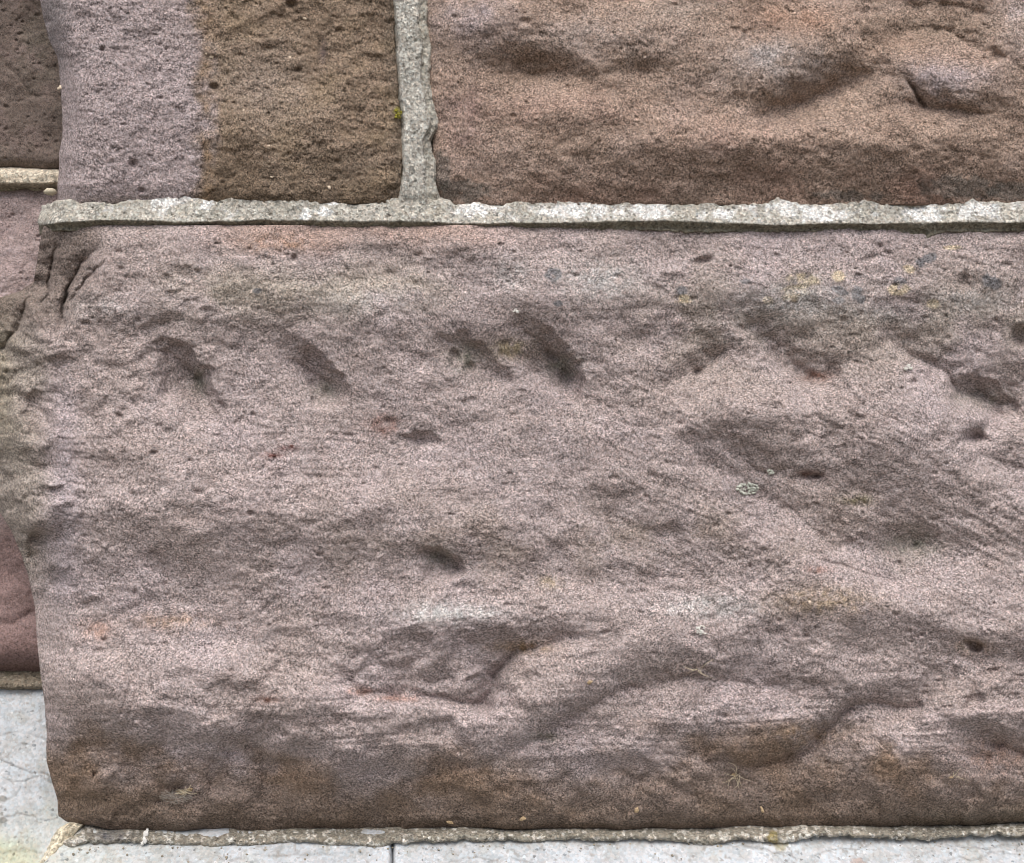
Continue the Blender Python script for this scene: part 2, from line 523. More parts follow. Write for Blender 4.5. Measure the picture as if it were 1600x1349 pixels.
# middle scarp and its floor
s_([(530, 985, .2), (620, 1000, .5), (700, 1010, .6), (800, 1003, .8), (870, 995, .6), (910, 990, .2)], 20, 34, 2.5, wob=6)
s_([(905, 996, .2), (850, 1010, .6), (805, 1022, 1), (780, 1048, 1.2), (768, 1075, 1.1), (757, 1100, .9)], 11, 30, 12, wob=3)
s_([(560, 1083, .3), (610, 1086, .8), (660, 1086, 1), (710, 1098, 1), (755, 1104, .8)], 40, 12, 8, wob=4)
# lower long scarp rising to the right
s_([(690, 1215, .4), (760, 1190, .5), (830, 1160, 1), (880, 1132, .9), (930, 1100, 1), (975, 1078, 1), (1050, 1062, .8), (1150, 1066, .7), (1230, 1080, .6), (1300, 1078, .2)], 22, 44, 7, wob=6)
s_([(1105, 1192, .4), (1170, 1198, .8), (1225, 1192, 1), (1262, 1168, 1.2), (1290, 1140, 1.2), (1330, 1108, 1.1), (1370, 1100, .9), (1425, 1112, .5), (1445, 1108, .2)], 14, 56, 11, wob=5)
s_([(1370, 1128, .3), (1400, 1122, .9), (1440, 1106, .7)], 30, 10, 3, wob=2)
s_([(1520, 1145, .4), (1560, 1165, 1), (1600, 1178, 1), (1700, 1190, .7)], 30, 18, 8, wob=5)
s_([(120, 1165, .3), (230, 1185, .6), (330, 1180, .8), (390, 1160, .9), (440, 1165, .7), (540, 1195, .6), (640, 1215, .8), (700, 1190, .8), (760, 1200, .3)], 22, 60, 6, wob=8)
s_([(415, 1150, .6), (408, 1180, .9), (418, 1215, .5)], 8, 30, 5, wob=4)
f.crack([(432, 1100, .2), (418, 1125, .8), (408, 1140, 1.1), (402, 1148, .4)], 3.5, 4)
s_([(1085, 1130, .3), (1100, 1165, .7), (1110, 1200, .7), (1140, 1235, .2)], 16, 16, 4, wob=5)
s_([(880, 1215, .4), (930, 1195, .8), (985, 1215, .9), (1060, 1228, .5)], 18, 30, 4, wob=6)
s_([(260, 1232, .5), (285, 1228, 1), (305, 1240, .4)], 8, 24, 6, wob=2)
s_([(1130, 1206, .4), (1150, 1212, 1), (1170, 1222, .4)], 8, 20, 4, wob=2)
# torn upper left corner: deep slanting fissures
f.K = 1.0
f.crack([(92, 388, .6), (80, 420, 1), (72, 450, 1), (66, 475, .4)], 2.2, 3.6, wob=6)
f.scarp([(92, 388, .6), (80, 420, 1), (72, 450, 1), (66, 475, .4)], 5, 14, 9, wob=3)
f.crack([(150, 385, .3), (126, 412, .7), (112, 440, 1), (104, 470, 1.1), (94, 505, .9), (84, 525, .2)], 2.2, 3.6, wob=6)
f.scarp([(150, 385, .3), (126, 412, .7), (112, 440, 1), (104, 470, 1.1), (94, 505, .9), (84, 525, .2)], 5, 22, 12, wob=3)
f.crack([(165, 412, .3), (140, 428, .8), (124, 455, .7), (112, 480, .3)], 2.2, 3.6, wob=6)
f.scarp([(165, 412, .3), (140, 428, .8), (124, 455, .7), (112, 480, .3)], 8, 16, 6, wob=3)
f.crack([(46, 466, .6), (34, 490, 1), (24, 515, 1), (4, 542, .9), (-25, 560, .4)], 2.2, 3.6, wob=6)
f.scarp([(46, 466, .6), (34, 490, 1), (24, 515, 1), (4, 542, .9), (-25, 560, .4)], 5, 16, 12, wob=3)
f.scarp([(330, 395, .4), (334, 420, .8), (318, 440, .3)], 8, 14, 3, wob=3)
f.scarp([(230, 515, .3), (255, 505, .9), (275, 500, .3)], 14, 14, 4, wob=3)
f.scarp([(700, 440, .1), (760, 478, .3), (767, 420, .3)], 20, 20, 3, wob=6)
f.crack([(1340, 500, .4), (1352, 470, .9), (1355, 450, .4)], 4, 2.2)
f.crack([(1035, 640, .5), (1044, 680, .8), (1050, 715, .7), (1048, 740, .2)], 3, 1.6, wob=3)
f.crack([(205, 1050, .3), (200, 1085, .9), (186, 1120, .4), (192, 1150, .2)], 2.6, 2.2)
f.crack([(185, 1160, .2), (205, 1110, .7), (215, 1070, .3)], 2.4, 1.6)
f.crack([(1190, 765, .3), (1240, 800, .8), (1300, 850, .5)], 2.8, 1.6, wob=3)
f.crack([(560, 1080, .3), (583, 1082, 1), (605, 1088, .9), (620, 1090, .2)], 3.2, 3.2, wob=2)
f.crack([(660, 1084, .3), (690, 1090, 1), (720, 1100, .7)], 3.2, 2.6, wob=2)
# single holes
for (cx, cy, rx, ry, a, rot, p) in [
        (1098, 408, 14, 6, 6, -12, 1.6), (1524, 1010, 11, 9, 14, 10, 2.0), (1512, 1004, 6, 5, 8, 0, 1.5), (310, 592, 7, 8, 5, 20, 1.4),
        (512, 612, 8, 9, 3.5, 0, 1.3), (490, 598, 8, 6, 3, 0, 1.3), (884, 588, 9, 11, 5, 20, 1.4), (862, 556, 11, 5, 7, 40, 1.4),
        (1525, 684, 13, 11, 7, 0, 1.5), (1596, 526, 15, 17, 10, 0, 2.2), (1428, 597, 5, 5, 5, 0, 1.5), (1270, 745, 16, 3.5, 4, -6, 1.4),
        (187, 651, 6, 4, 4, 15, 1.4), (240, 708, 6, 3.5, 4, -10, 1.4), (298, 720, 5, 3, 3, 0, 1.4), (392, 802, 5, 3.5, 4, 0, 1.4),
        (212, 926, 4, 5, 4, 0, 1.4), (163, 1000, 5, 3, 4, 0, 1.4), (460, 404, 5, 5, 5, 0, 1.4), (946, 988, 7, 3, 4, -15, 1.4),
        (250, 1200, 4, 4, 3, 0, 1.4), (148, 1212, 3, 6, 4, 20, 1.4), (712, 556, 7, 9, 6, -30, 1.5), (735, 575, 9, 8, 5, 0, 1.5),
        (660, 690, 22, 9, 5, 5, 1.2), (608, 658, 9, 6, 3.5, 0, 1.3), (1505, 440, 8, 12, 3, 0, 1.3), (1440, 992, 4, 3, 4, 0, 1.4),
        (1172, 884, 3, 4, 4, 0, 1.4), (610, 430, 9, 7, 3, 0, 1.2), (1360, 405, 16, 6, 3, -10, 1.2), (1375, 385, 4, 4, 3, 0, 1.3),
        (850, 1156, 14, 6, 5, -8, 1.3), (1260, 994, 5, 3, 3.5, 0, 1.4), (1400, 960, 5, 3, 3, 0, 1.4), (278, 1236, 12, 8, 6, 0, 1.4),
        (960, 748, 8, 5, 3, 0, 1.3), (1060, 905, 14, 7, 3, 10, 1.2), (1235, 600, 4, 4, 3, 0, 1.4), (1404, 880, 5, 4, 4, 0, 1.4),
        (1090, 582, 8, 5, 4, -30, 1.4), (310, 770, 9, 5, 3, 0, 1.2), (740, 840, 7, 5, 3, 0, 1.2), (1320, 500, 8, 5, 2.5, 0, 1.2)]:
    B(cx, cy, rx, ry, -a, rot, p)
# bedding: near level low down and along the top, dipping to the right on the right
dip = sstep(620, 1000, X) * (1 - sstep(960, 1060, Y + 0.1 * (1600 - X))) * sstep(520, 640, Y)
v0 = Y + 0.02 * X + 9 * fbm(X, Y, 160, 2, 70)
v1 = Y - 0.50 * X + 9 * fbm(X, Y, 160, 2, 70)
lam = (1 - dip) * vnoise(X / 130, v0 / 5.0, 71) + dip * vnoise(X / 110, v1 / 6.0, 72)
lam2 = (1 - dip) * vnoise(X / 260, v0 / 13.0, 73) + dip * vnoise(X / 240, v1 / 15.0, 74)
lamw = 0.06 + 0.3 * np.exp(-((X - 1150) / 330.0) ** 2 - ((Y - 1090) / 60.0) ** 2) + 0.6 * sstep(1030, 1100, Y) * (1 - sstep(1180, 1250, Y)) + 0.24 * dip + 0.2 * (1 - sstep(470, 560, Y)) + 0.5 * np.clip(fbm(X, Y, 140, 2, 75), 0, 1)
H += 0.66 * lam * lamw + 0.7 * lam2 * lamw
H += 1.1 * fbm(X, Y, 44, 2, 87, ax=1.2, rot=-0.3) + 1.0 * fbm(X, Y, 26, 3, 80, ax=1.3, rot=0.3, gain=0.6)
low = sstep(930, 1060, Y)
zone = np.clip(0.30 + 0.75 * low + 0.9 * np.exp(-((X - 690) / 150.0) ** 2 - ((Y - 1050) / 60.0) ** 2) + 0.35 * fbm(X, Y, 170, 2, 88), 0.1, 1.5) + 1.2 * (1 - sstep(60, 130, X)) * sstep(370, 400, Y) * (1 - sstep(860, 980, Y))
for (cx, cy, rx, ry) in ((930, 1050, 150, 60), (1340, 1170, 120, 55), (1140, 1130, 110, 45), (1500, 930, 200, 60), (250, 1040, 160, 60)):
    zone = zone * (1 - 0.8 * np.exp(-((X - cx) / rx) ** 2 - ((Y - cy) / ry) ** 2))
f.facets(62, 0.125, 881, zone)
f.facets(27, 0.13, 882, zone * np.clip(.6 + fbm(X, Y, 90, 2, 89), 0, 1.4))
f.facets(13, 0.12, 883, np.clip(.25 + .8 * fbm(X, Y, 70, 2, 93), 0, 1))
H = f.H
rough_patch = np.clip(0.55 + 0.7 * fbm(X, Y, 150, 2, 81), 0.15, 1.3)
H += 0.55 * rough_patch * fbm(X, Y, 9, 2, 82, ax=1.5, gain=0.7)
smooth_zone = sstep(380, 430, Y) * (1 - sstep(480, 560, Y)) * 0.4
f.H = H
pn = fbm(X, Y, 7, 2, 83, ax=1.3)
H -= 1.5 * np.clip(pn - 0.62, 0, 1) * rough_patch
f.pits(520, 84, 1.8, 5.5, 0.8, 2.6, (60, 380, 1620, 1290))
f.pits(160, 85, 3, 9, 0.8, 2.6, (60, 380, 1620, 1290), 0.55)
f.grain(0.19, 3.2, 86, 0.10)
# colour of the stone itself
MAUVE = (170, 155, 150); BROWN = (130, 110, 92)
f.C[:] = lin(MAUVE)
n1 = fbm(X, Y, 120, 3, 90, ax=1.2, rot=.3); n2 = fbm(X, Y, 46, 3, 91, ax=1.3, rot=.3); n3 = fbm(X, Y, 18, 2, 92, ax=1.4)
f.tint(0.4 * np.clip(n1, 0, 1), (160, 144, 134))
f.tint(0.5 * np.clip(-n1 - 0.1, 0, 1), (176, 162, 164))
f.tint(0.28 * np.clip(n2, 0, 1), (154, 138, 128))
f.tint(0.25 * np.clip(-n2, 0, 1), (182, 168, 168))
f.tint(0.3 * np.clip(lam2 * lamw, 0, 1), (146, 128, 124))
f.tint(0.22 * np.clip(n3, 0, 1), (132, 112, 104))
f.tint(0.55 * (1 - sstep(365, 405, Y + 14 * n2)) * sstep(250, 420, X) * (1 - sstep(700, 900, X)), (166, 134, 114))
f.tint(0.5 * np.clip(1 + n2, 0, 1.3) * np.exp(-((Y - 455) / 42.0) ** 2) * sstep(200, 330, X) * (1 - sstep(620, 760, X)), (170, 160, 138))
f.tint(0.45 * np.clip(0.7 + n2, 0, 1) * np.exp(-((Y - 500) / 70.0) ** 2) * sstep(900, 1050, X), (150, 142, 122))
f.tint(0.45 * np.clip(0.3 + n2, 0, 1) * np.exp(-((X - 950) / 420.0) ** 2 - ((Y - 850) / 60.0) ** 2), (148, 132, 112))
# olive algae on the returning left side; torn corner brown-grey, arris paler mauve
f.tint(0.85 * (1 - sstep(30, 100, X + 22 * n2)) * sstep(440, 470, Y) * (1 - sstep(860, 960, Y)), (148, 138, 124))
f.tint(0.6 * (1 - sstep(0, 45, X + 18 * n2)) * sstep(450, 465, Y) * (1 - sstep(620, 760, Y)), (132, 124, 94))
f.tint(0.8 * (1 - sstep(120, 190, X + 0.35 * (Y - 380) + 20 * n2)) * (1 - sstep(480, 540, Y)), (116, 102, 90))
f.tint(0.35 * np.exp(-((X - 100) / 26.0) ** 2) * sstep(560, 640, Y) * (1 - sstep(900, 1000, Y)), (172, 162, 172))
# brown water stain along the foot
edge = np.interp(X, [60, 100, 200, 300, 400, 430, 560, 650, 740, 860, 960, 1060, 1120, 1250, 1330, 1400, 1500, 1560, 1640],
                 [1170, 1172, 1190, 1200, 1172, 1200, 1218, 1218, 1198, 1210, 1190, 1172, 1160, 1150, 1162, 1180, 1195, 1205, 1195])
st = sstep(-44, 44, Y - edge + 22 * n2 + 9 * n3)
f.tint(0.82 * st, BROWN)
f.tint(0.4 * st * np.clip(n2 + 0.2, 0, 1), (152, 118, 78))
f.tint(0.75 * sstep(1225, 1280, Y + 14 * n2), (110, 94, 78))
f.tint(0.3 * st * np.clip(n3, 0, 1), (92, 76, 60))
f.tint(0.35 * sstep(1240, 1285, Y + 8 * n2) * sstep(1350, 1500, X), (112, 104, 84))
bl = f.blob
GREY = (106, 108, 112)
for (cx, cy, rx, ry, rot) in [(865, 430, 12, 10, 0), (1064, 455, 9, 7, 0), (1446, 407, 17, 8, -32), (1550, 440, 14, 12, 15), (1312, 454, 13, 6, 20),
                              (1342, 462, 10, 14, 0), (1310, 470, 8, 5, 0), (403, 455, 8, 4, 0), (872, 474, 8, 5, 0), (1165, 440, 8, 4, 0), (1405, 440, 10, 6, 0),
                              (180, 1306, 30, 8, 0)]:
    bl(cx, cy, rx, ry, GREY, 0.85, rot, rag=1.0, wl=9, seed=101, p=1.2)
YEL = (198, 180, 136)
for (cx, cy, rx, ry) in [(1255, 438, 22, 10), (1240, 458, 20, 12), (1310, 432, 9, 8), (1405, 453, 15, 8), (1420, 420, 9, 7), (1068, 468, 14, 6), (1200, 470, 8, 6), (1460, 475, 10, 6), (1490, 387, 16, 3)]:
    bl(cx, cy, rx, ry, YEL, 0.7, rag=1.0, wl=9, seed=103)
for (cx, cy, rx, ry, a) in [(940, 438, 60, 30, .6), (1240, 470, 80, 26, .55), (690, 958, 62, 16, .85), (760, 958, 34, 10, .5), (1110, 948, 70, 18, .6), (800, 430, 30, 26, .35),
                            (1520, 470, 60, 18, .4), (1380, 490, 60, 12, .35), (560, 470, 70, 22, .3), (165, 480, 60, 20, .2)]:
    bl(cx, cy, rx, ry, (190, 188, 184), a, rag=0.8, wl=8, seed=105)
for (cx, cy, rx, ry, c) in [(450, 700, 15, 5, (112, 66, 62)), (425, 712, 16, 6, (126, 84, 76)), (562, 1080, 16, 6, (158, 110, 84)), (622, 1092, 30, 5, (170, 124, 104)),
                            (416, 1094, 18, 5, (140, 96, 78)), (1265, 742, 20, 5, (112, 76, 62)), (1278, 588, 26, 9, (142, 108, 92)), (1290, 940, 80, 22, (168, 146, 118)),
                            (440, 380, 60, 16, (170, 136, 112)), (1520, 1010, 26, 12, (170, 146, 120)), (800, 545, 40, 16, (140, 126, 96)), (600, 665, 26, 18, (140, 108, 98)),
                            (1280, 890, 16, 5, (160, 110, 90)), (1250, 1150, 60, 20, (150, 124, 96)), (1560, 1180, 60, 30, (166, 136, 118)), (820, 1010, 46, 10, (150, 124, 88)),
                            (270, 970, 60, 12, (178, 150, 128)), (150, 985, 24, 14, (184, 148, 130)), (1340, 780, 24, 8, (150, 140, 104)), (860, 910, 14, 8, (180, 160, 124))]:
    bl(cx, cy, rx, ry, c, 0.75, rag=0.8, wl=8, seed=107)
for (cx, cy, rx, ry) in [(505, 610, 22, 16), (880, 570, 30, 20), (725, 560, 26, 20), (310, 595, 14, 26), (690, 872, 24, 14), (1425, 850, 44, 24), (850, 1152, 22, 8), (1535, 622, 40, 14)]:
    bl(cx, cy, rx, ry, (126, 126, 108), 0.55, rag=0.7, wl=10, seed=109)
main_f = f
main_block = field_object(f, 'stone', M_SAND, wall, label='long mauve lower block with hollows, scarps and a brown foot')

# ---------------- upper left block
left = pl([(-400, 30), (-60, 48), (0, 62), (30, 68), (60, 76), (90, 90), (130, 94), (170, 97), (200, 98), (240, 93), (280, 91), (330, 90)])
_l2 = left
left = lambda y: _l2(y) + 0.8 * fbm(y, y * 0, 24, 2, 140)
right = lambda y: np.interp(y, [-400, 0, 60, 150, 185, 250, 330], [618, 616, 618, 622, 626, 628, 626]) + 1.8 * fbm(y, y * 0, 25, 3, 141)
bot2 = lambda x: 318 + 0 * x
f = Field(axis([(90, 624, ST)]), axis([(-300, -20, 14), (-20, 318, ST)]), left, right, None, bot2, band=80)
X, Y, H = f.X, f.Y, f.H
H += 1
H -= 30 * (1 - np.clip(f.el / 46.0, 0, 1)) ** 2.4
H -= 6 * np.clip(1 - f.er / 34.0, 0, 1) ** 2
H -= 6 * np.clip(1 - f.eb / 34.0, 0, 1) ** 2
H += 2.6 * fbm(X, Y, 150, 3, 150, gain=0.45) + 0.8 * fbm(X, Y, 30, 3, 151, ax=1.3) + 0.45 * fbm(X, Y, 9, 2, 152, ax=1.4, gain=0.7)
f.bump(430, 60, 110, 90, -3); f.bump(430, 190, 160, 60, 4); f.bump(480, 270, 120, 40, -3)
f.scarp([(330, 0, .6), (322, 60, .6), (318, 150, .9), (322, 230, .7), (312, 300, .6)], 16, 8, 2.0, wob=4)
for (cx, cy, rx, ry, a) in [(160, 77, 4, 4, 4), (209, 256, 7, 7, 5), (334, 136, 7, 5, 5), (502, 80, 6, 18, 3), (455, 7, 8, 6, 5), (530, 48, 6, 5, 3), (465, 110, 5, 4, 3),
                            (90, 60, 14, 12, 4), (74, 34, 6, 6, 4), (222, 298, 5, 4, 4), (420, 75, 12, 8, 2.5), (96, 165, 5, 6, 4)]:
    f.bump(cx, cy, rx, ry, -a, p=1.5)
f.pits(170, 154, 1.6, 4.2, 0.7, 1.9, (60, 0, 620, 310))
f.pits(26, 155, 3, 7, 0.7, 1.8, (330, 0, 620, 310), 0.6)
f.H -= 1.4 * np.clip(fbm(X, Y, 7, 2, 156, ax=1.2) - 0.6, 0, 1)
f.grain(0.23, 3.4, 157, 0.11)
f.facets(22, 0.11, 884, .4 + .5 * sstep(300, 340, X))
n1 = fbm(X, Y, 90, 3, 160); n2 = fbm(X, Y, 36, 3, 161, ax=1.4); n3 = fbm(X, Y, 14, 2, 162)
f.C[:] = lin((164, 150, 146))
f.tint(0.4 * np.clip(n2, 0, 1), (150, 136, 134)); f.tint(0.5 * (1 - sstep(30, 130, Y)) * sstep(180, 330, X), (166, 148, 136))
f.tint(0.4 * sstep(150, 60, 0 * X) , (168, 153, 154))
f.tint(0.55 * np.exp(-((X - 80) / 26.0) ** 2) * (1 - sstep(90, 150, Y)), (120, 118, 118))
st = sstep(-24, 26, X - np.interp(Y, [-100, 0, 60, 120, 200, 260, 310], [296, 306, 316, 320, 321, 314, 306]) + 15 * n2 + 12 * n3)
f.tint(0.92 * st, (134, 113, 87))
f.tint(st * 0.55 * np.clip(0.25 + n1, 0, 1), (146, 128, 108)); f.tint(st * 0.4 * np.clip(n2, 0, 1), (104, 88, 66)); f.tint(st * 0.45 * np.clip(-n2 - .1, 0, 1), (148, 126, 90))
s, g = f.gauss(400, 140, 60, 60); f.tint(0.4 * g * st[s], (152, 138, 126), s)
f.tint(st * 0.55 * sstep(215, 300, Y + 20 * n2), (100, 84, 62))
f.tint(0.5 * st * np.exp(-((X - 322) / 10.0) ** 2) * np.clip(0.6 + n2, 0, 1), (150, 118, 74))
f.tint(0.35 * st * np.clip(1 - f.er / 24.0, 0, 1), (106, 100, 88))
f.blob(622, 178, 8, 9, (150, 142, 60), 0.9, rag=1.0, wl=6)
f.blob(505, 80, 6, 20, (96, 82, 84), 0.6)
ul_f = f
ul_block = field_object(f, 'stone', M_SAND, wall, sat=0.75, label='upper left corner block, mauve on its left half and stained brown on its right half')

# ---------------- upper right block
left = lambda y: np.interp(y, [-400, 0, 60, 130, 200, 260, 330], [664, 666, 668, 670, 674, 676, 688]) + 2.2 * fbm(y, y * 0 + 5, 24, 3, 170)
bot3 = lambda x: 320 + 0 * x
f = Field(axis([(668, 1640, ST), (1640, 2200, 14)]), axis([(-300, -20, 14), (-20, 320, ST)]), left, None, None, bot3, band=80)
X, Y, H = f.X, f.Y, f.H
H += 5
H -= 9 * np.clip(1 - f.el / 50.0, 0, 1) ** 2 + 2 * np.clip(1 - f.el / 14.0, 0, 1) ** 2
H -= 10 * np.clip(1 - f.eb / 110.0, 0, 1) ** 2.0
H += 3.2 * fbm(X, Y, 200, 3, 180, gain=0.45) + 1.8 * fbm(X, Y, 70, 3, 181, ax=1.15, rot=-0.3)
B = f.bump
f.K = 1.9
B(1475, 130, 80, 46, 6, 8); B(760, 30, 70, 40, 5); B(1010, 70, 110, 60, 5); B(1200, 110, 90, 50, 6, -10); B(1100, 215, 230, 40, 5)
B(1380, 215, 150, 35, 4); B(1580, 90, 60, 60, 6); B(1300, 60, 70, 40, 3); B(900, 170, 90, 30, 4)
B(840, 108, 70, 26, -4); B(1000, 110, 40, 20, -3); B(1260, 160, 80, 22, -4, -25)
f.scarp([(1390, 60, .3), (1430, 42, .9), (1480, 48, 1), (1530, 75, .9), (1590, 105, .8), (1680, 120, .5)], 44, 38, 5, wob=6)
f.scarp([(1395, 160, .2), (1440, 166, .9), (1480, 172, 1.1), (1525, 178, .8), (1560, 170, .2)], 18, 24, 5.5, wob=6)
f.crack([(1416, 126, .3), (1428, 140, .9), (1436, 156, 1.2), (1444, 166, .5)], 3.5, 9, wob=2)
f.crack([(1432, 85, .3), (1430, 104, .8), (1424, 120, .2)], 3, 2.4, wob=2)
f.scarp([(1190, 175, .3), (1250, 160, .8), (1310, 135, .8), (1350, 118, .3)], 34, 30, 6, wob=6)
f.scarp([(770, 118, .3), (830, 112, .9), (890, 122, .6), (960, 118, .3)], 30, 26, 5, wob=8)
f.scarp([(1540, 20, .3), (1490, 8, .8), (1420, 10, .5)], 20, 24, 4, wob=5)
f.scarp([(1290, 205, .3), (1350, 208, .8), (1420, 214, .3)], 16, 16, 2.5, wob=5)
f.facets(48, 0.075, 885, np.clip(.6 + .6 * fbm(X, Y, 120, 2, 886), 0, 1.2)); f.facets(24, 0.075, 887, np.clip(.5 + .6 * fbm(X, Y, 80, 2, 888), 0, 1.2))
H = f.H
H += 0.9 * fbm(X, Y, 24, 3, 182, ax=1.2) + 0.4 * fbm(X, Y, 9, 2, 183, ax=1.3, gain=0.7) + 0.1 * vnoise(X / 120, (Y + 6 * fbm(X, Y, 90, 2, 184)) / 6, 185)
f.K = 1.0
f.pits(260, 186, 1.8, 4.4, 0.6, 1.8, (680, 0, 1620, 315))
f.bump(820, 33, 9, 5, -3, p=1.4); f.bump(760, 60, 7, 5, -2)
f.grain(0.19, 3.2, 187, 0.10)
n1 = fbm(X, Y, 110, 3, 190); n2 = fbm(X, Y, 44, 3, 191, ax=1.5); n3 = fbm(X, Y, 15, 2, 192, ax=1.6)
f.C[:] = lin((164, 139, 118))
f.tint(0.5 * np.clip(n2, 0, 1), (136, 112, 94)); f.tint(0.4 * np.clip(-n2, 0, 1), (168, 146, 134)); f.tint(0.3 * np.clip(n3, 0, 1), (122, 100, 84))
for (cx, cy, rx, ry, c, a) in [(1130, 215, 110, 34, (170, 140, 122), .6), (1240, 30, 70, 24, (172, 132, 104), .6), (740, 30, 60, 40, (162, 148, 148), .7), (930, 60, 140, 40, (162, 146, 136), .5),
                               (1210, 95, 80, 34, (160, 150, 144), .8), (1480, 120, 70, 34, (164, 150, 150), .8), (1590, 20, 40, 60, (176, 160, 154), .6), (1400, 70, 60, 20, (164, 132, 106), .45), (1510, 90, 60, 16, (164, 132, 106), .4),
                               (860, 170, 120, 26, (164, 132, 116), .5), (840, 108, 70, 24, (122, 98, 74), .5), (1480, 45, 120, 20, (122, 104, 84), .45), (720, 190, 40, 60, (150, 120, 112), .5), (1060, 15, 60, 20, (168, 150, 134), .5)]:
    f.blob(cx, cy, rx, ry, c, a, rag=0.6, wl=20, seed=193)
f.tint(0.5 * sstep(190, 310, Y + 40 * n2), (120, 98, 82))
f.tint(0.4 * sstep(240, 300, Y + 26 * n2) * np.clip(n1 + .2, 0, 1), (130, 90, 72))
for (cx, cy, rx, ry) in [(725, 300, 40, 16), (1500, 292, 60, 18), (1330, 306, 50, 8), (690, 270, 12, 30), (1590, 300, 40, 12)]:
    f.blob(cx, cy, rx, ry, (104, 100, 92), 0.6, rag=1.0, wl=12, seed=194)
ur_f = f
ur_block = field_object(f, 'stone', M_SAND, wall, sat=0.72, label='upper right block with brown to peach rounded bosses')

# ---------------- raised mortar bed between the courses
LIME_WHITE = (226, 228, 226)
def mortar_colour(f, base, seed, white=0.5, dark=0.4):
    X, Y = f.X, f.Y
    f.C[:] = lin(base)
    n1 = fbm(X, Y, 40, 3, seed); n2 = fbm(X, Y, 12, 3, seed + 1); n3 = fbm(X, Y, 5, 2, seed + 2)
    f.tint(0.5 * np.clip(n1, 0, 1), np.array(base) * 0.88)
    f.tint(0.4 * np.clip(n2, 0, 1), np.array(base) * 0.86 * np.array([1, 1, .94]))
    f.tint(dark * sstep(0.55, 0.8, n3 + 0.25 * n2), np.array(base) * 0.62)
    f.tint(0.35 * np.clip(-n2, 0, 1), np.minimum(np.array(base) * 1.12, 235))
    return n1, n2, n3

x0 = 62
xs = axis([(x0, 1640, ST), (1640, 2200, 14)])
ts = np.linspace(0, 1, 44)
f = Field(xs, ts * 46 + 312)
Xg, T = np.meshgrid(xs, ts)
yt = np.interp(xs, [60, 80, 100, 180, 260, 300, 340, 380, 410, 460, 500, 560, 600, 625, 645, 690, 720, 780, 860, 1000, 1100, 1200, 1215, 1300, 1450, 1600, 2200],
               [326, 318, 314, 315, 309, 309, 314, 307, 303, 304, 312, 316, 314, 306, 302, 306, 318, 317, 313, 315, 318, 314, 310, 316, 311, 310, 310]) + 3.4 * fbm(xs, xs * 0, 30, 3, 200) + 2.2 * fbm(xs, xs * 0, 9, 2, 201)
yt -= 6 * np.exp(-((xs - 395) / 15.0) ** 2) + 8 * np.exp(-((xs - 458) / 22.0) ** 2) + 5 * np.exp(-((xs - 270) / 30.0) ** 2) + 4 * np.exp(-((xs - 1215) / 14.0) ** 2) + 5 * np.exp(-((xs - 1490) / 26.0) ** 2)
yc = np.interp(xs, [60, 75, 100, 200, 300, 420, 560, 650, 760, 900, 1050, 1200, 1350, 1500, 1640, 2200],
               [352, 350, 346, 343, 347, 343, 345, 346, 349, 347, 345, 351, 349, 347, 348, 348]) + 1.0 * fbm(xs, xs * 0, 40, 3, 202)
yb = np.interp(xs, [60, 90, 180, 230, 280, 330, 420, 520, 600, 700, 800, 900, 1050, 1200, 1300, 1400, 1425, 1438, 1450, 1475, 1560, 1640, 2200],
               [366, 362, 356, 358, 360, 355, 358, 362, 364, 361, 360, 362, 361, 362, 361, 361, 364, 375, 374, 363, 361, 358, 360]) + 2 + 2.2 * fbm(xs, xs * 0, 24, 3, 203) + 1.6 * fbm(xs, xs * 0, 8, 2, 204) + 4 * np.clip(fbm(xs, xs * 0, 60, 2, 206) - .3, 0, 1)
tk = 0.60
yy = np.where(T < tk, yt + (yc - yt) * (T / tk), yc + (yb - yc) * ((T - tk) / (1 - tk)))
u = T / tk
front = -11 + 6.5 * sstep(-0.02, 0.12, u) + 6.5 * u                 # comes out of the joint quickly, then leans out
w = (T - tk) / (1 - tk)
under = 2.0 - 5.5 * sstep(0.0, 0.7, w) ** 0.8 - 5 * sstep(.85, 1, w)
Hm = np.where(T < tk, front, under)
Hm = Hm - 30 * (1 - np.clip((Xg - x0) / 42.0, 0, 1)) ** 2.2       # turns the corner on the left
f.X, f.Y, f.H = Xg.astype(float) + 3 * fbm(yy, yy * 0, 12, 2, 205) * (1 - sstep(0, 60, Xg - x0)), yy, Hm
X, Y = f.X, f.Y
f.H += 0.8 * fbm(X, Y, 44, 3, 210, ax=1.5) + 0.35 * fbm(X, Y, 13, 2, 211) + 0.3 * fbm(X, Y, 5.5, 2, 212)
f.pits(170, 213, 1.4, 3.4, 0.6, 1.8, (70, 312, 1640, 360), 0.8)
f.grain(0.22, 3.6, 214, 0.12)
n1, n2, n3 = mortar_colour(f, (176, 174, 164), 220, dark=0.55)
wm = np.interp(X, [60, 200, 230, 300, 320, 420, 700, 900, 1000, 1050, 1200, 1350, 1500, 1640], [.35, .3, .75, .8, .3, .2, .3, .8, .8, .35, .85, .7, .65, .8])
f.tint(0.6 * sstep(0.55, 0.95, wm * 0.75 + 0.5 * n2 + 0.25 * n1 + 0.15 * n3) * (1 - sstep(.52, .6, T)), LIME_WHITE)
for (cx, cy, rx, ry) in ((270, 312, 40, 7), (322, 318, 9, 9), (478, 335, 10, 8), (508, 331, 9, 7), (520, 316, 8, 5), (740, 328, 30, 10), (900, 328, 60, 10), (1010, 330, 34, 12), (1130, 334, 22, 7), (1225, 322, 16, 12), (1285, 334, 40, 10), (1445, 332, 30, 12), (1530, 326, 26, 10)):
    f.blob(cx, cy, rx, ry, (226, 228, 225), .8, rag=1.25, wl=9, seed=222)
